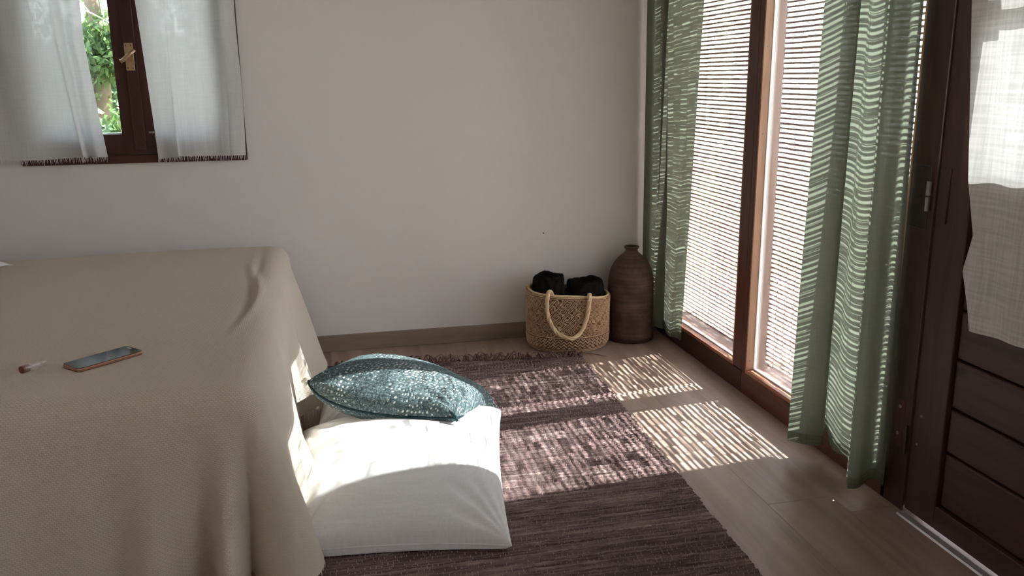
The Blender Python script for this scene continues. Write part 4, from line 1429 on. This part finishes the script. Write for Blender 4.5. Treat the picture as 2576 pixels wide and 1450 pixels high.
def foliage(n, center, rad, leaf, seed, shape=None):
    rg = np.random.RandomState(seed)
    d = rg.normal(size=(n, 3)); d /= np.linalg.norm(d, axis=1)[:, None]
    r_ = rg.uniform(0.25, 1.0, n) ** 0.6
    c = np.array(center) + d * r_[:, None] * np.array(rad)
    # clump them
    cl = np.array(center) + rg.uniform(-0.9, 0.9, (14, 3)) * np.array(rad)
    k = rg.randint(0, 14, n)
    c = c * 0.55 + (cl[k] + rg.normal(size=(n, 3)) * np.array(rad) * 0.16) * 0.45
    a = rg.normal(size=(n, 3)); a[:, 2] -= 0.4; a /= np.linalg.norm(a, axis=1)[:, None]
    b = np.cross(a, rg.normal(size=(n, 3))); b /= np.linalg.norm(b, axis=1)[:, None]
    L = leaf * rg.uniform(0.6, 1.4, n)[:, None]
    w = L * 0.28
    nn = np.cross(a, b) * L * 0.12
    V = np.stack([c, c + a * L * 0.5 + b * w + nn, c + a * L, c + a * L * 0.5 - b * w + nn], 1).reshape(-1, 3)
    idx = np.arange(n * 4).reshape(-1, 4)
    me = bpy.data.meshes.new('leaves')
    me.vertices.add(n * 4)
    me.vertices.foreach_set('co', V.reshape(-1))
    F = idx
    me.loops.add(F.size)
    me.loops.foreach_set('vertex_index', F.reshape(-1).astype(np.int32))
    me.polygons.add(len(F))
    me.polygons.foreach_set('loop_start', np.arange(0, F.size, 4, dtype=np.int32))
    me.polygons.foreach_set('loop_total', np.full(len(F), 4, dtype=np.int32))
    me.update(calc_edges=True)
    return me
M['leaf_a'] = mat_leaf('bright_leaf', (0.035, 0.085, 0.02), (0.10, 0.17, 0.05), 0.3)
M['leaf_b'] = mat_leaf('deep_leaf', (0.02, 0.055, 0.015), (0.06, 0.12, 0.03), 0.3)
M['bark'] = mat_simple('bark', (0.16, 0.13, 0.09), 0.9, nscale=25, var=0.4, bump=0.8, spec=0.1)
M['twig'] = mat_simple('bleached_twig', (0.72, 0.66, 0.52), 0.8, nscale=40, var=0.15, spec=0.1)
def plant(name, base, trunk_pts, r0, crown, n, leaf, m, seed, label, cat, label_part=None):
    root = empty(name, base, label=label, cat=cat)
    B = Vector(base)
    for k, tp in enumerate(trunk_pts):
        MB().tube([tuple(Vector(p) - B) for p in catmull(tp, 12)], lambda t: r0 * (1 - 0.45 * t) * (1 if k == 0 else 0.6), 9).build('trunk', 'bark', root, smooth=True)
    for q, (c, rad, frac) in enumerate(crown):
        me = foliage(int(n * frac), tuple(Vector(c) - B), rad, leaf, seed + q)
        o = link('leaves', me, m, root)
        tag(o, kind='stuff')
    return root
plant('tree', (-1.25, 5.6, -0.3), [[(-1.25, 5.6, -0.3), (-1.27, 5.6, 0.6), (-1.22, 5.6, 1.3), (-1.30, 5.6, 2.6)], [(-1.23, 5.6, 0.9), (-1.42, 5.65, 1.4), (-1.5, 5.7, 2.2)]], 0.06,
      [((-1.25, 5.6, 2.2), (0.8, 0.6, 0.55), 0.6), ((-1.1, 5.45, 1.35), (0.30, 0.3, 0.22), 0.2), ((-1.6, 5.5, 1.2), (0.5, 0.4, 0.4), 0.2)], 9000, 0.05, 'leaf_a', 3, 'leafy green tree outside seen between the two sheer curtains', 'tree')
plant('tree', (-0.2, 6.4, -0.3), [[(-0.2, 6.4, -0.3), (-0.25, 6.4, 0.9), (-0.1, 6.4, 2.8)]], 0.09,
      [((-0.2, 6.4, 1.9), (1.3, 0.9, 0.8), 0.6), ((0.2, 6.3, 1.0), (1.2, 0.6, 0.8), 0.4)], 14000, 0.085, 'leaf_a', 13, 'darker green tree outside behind the crumpled right sheer curtain', 'tree')
plant('shrub', (-1.1, 4.95, -0.3), [[(-1.1, 4.95, -0.3), (-1.08, 4.95, 0.3), (-1.12, 4.95, 0.9)]], 0.02,
      [((-1.05, 4.95, 0.75), (0.42, 0.3, 0.36), 0.5), ((-1.15, 5.1, 0.15), (0.7, 0.4, 0.4), 0.5)], 4200, 0.055, 'leaf_a', 23, 'low bright green shrub just outside the small window', 'shrub')
plant('shrub', (-2.5, 6.0, -0.3), [[(-2.5, 6.0, -0.3), (-2.5, 6.0, 0.8), (-2.4, 6.0, 1.8)]], 0.05,
      [((-2.5, 6.0, 1.2), (1.0, 0.7, 1.1), 1.0)], 5000, 0.08, 'leaf_b', 33, 'tall green bush outside behind the left sheer curtain', 'shrub')
plant('shrub', (0.6, 8.2, -0.3), [[(0.6, 8.2, -0.3), (0.6, 8.2, 0.8), (0.5, 8.2, 1.8)]], 0.05,
      [((-0.8, 8.2, 0.9), (2.4, 0.7, 1.1), 1.0)], 7000, 0.09, 'leaf_b', 43, 'long hedge-like bush far outside closing the view through the small window', 'shrub')
# bleached twigs high in the left pane
tw = empty('dry_branch', (-1.25, 5.0, 1.5), label='bleached dry twigs outside at the top of the small window', cat='branch')
for pts in ([(-0.28, 0, 0.20), (-0.10, 0.02, 0.09), (0.12, 0, 0.0), (0.26, 0, -0.08)],
            [(-0.02, 0.03, 0.28), (0.04, 0, 0.14), (0.14, -0.02, -0.01)],
            [(0.00, 0.02, 0.10), (0.12, 0, 0.13), (0.28, 0.0, 0.12)],
            [(-0.22, 0.02, 0.04), (-0.08, 0.02, 0.075), (0.0, 0.02, 0.12), (0.10, 0.02, 0.26)],
            [(0.04, 0.0, 0.05), (0.18, 0, 0.09), (0.25, 0, 0.20)]):
    MB().tube([tuple(p) for p in catmull(pts, 10)], lambda t: 0.006 * (1 - 0.6 * t), 6).build('twig', 'twig', tw, smooth=True)
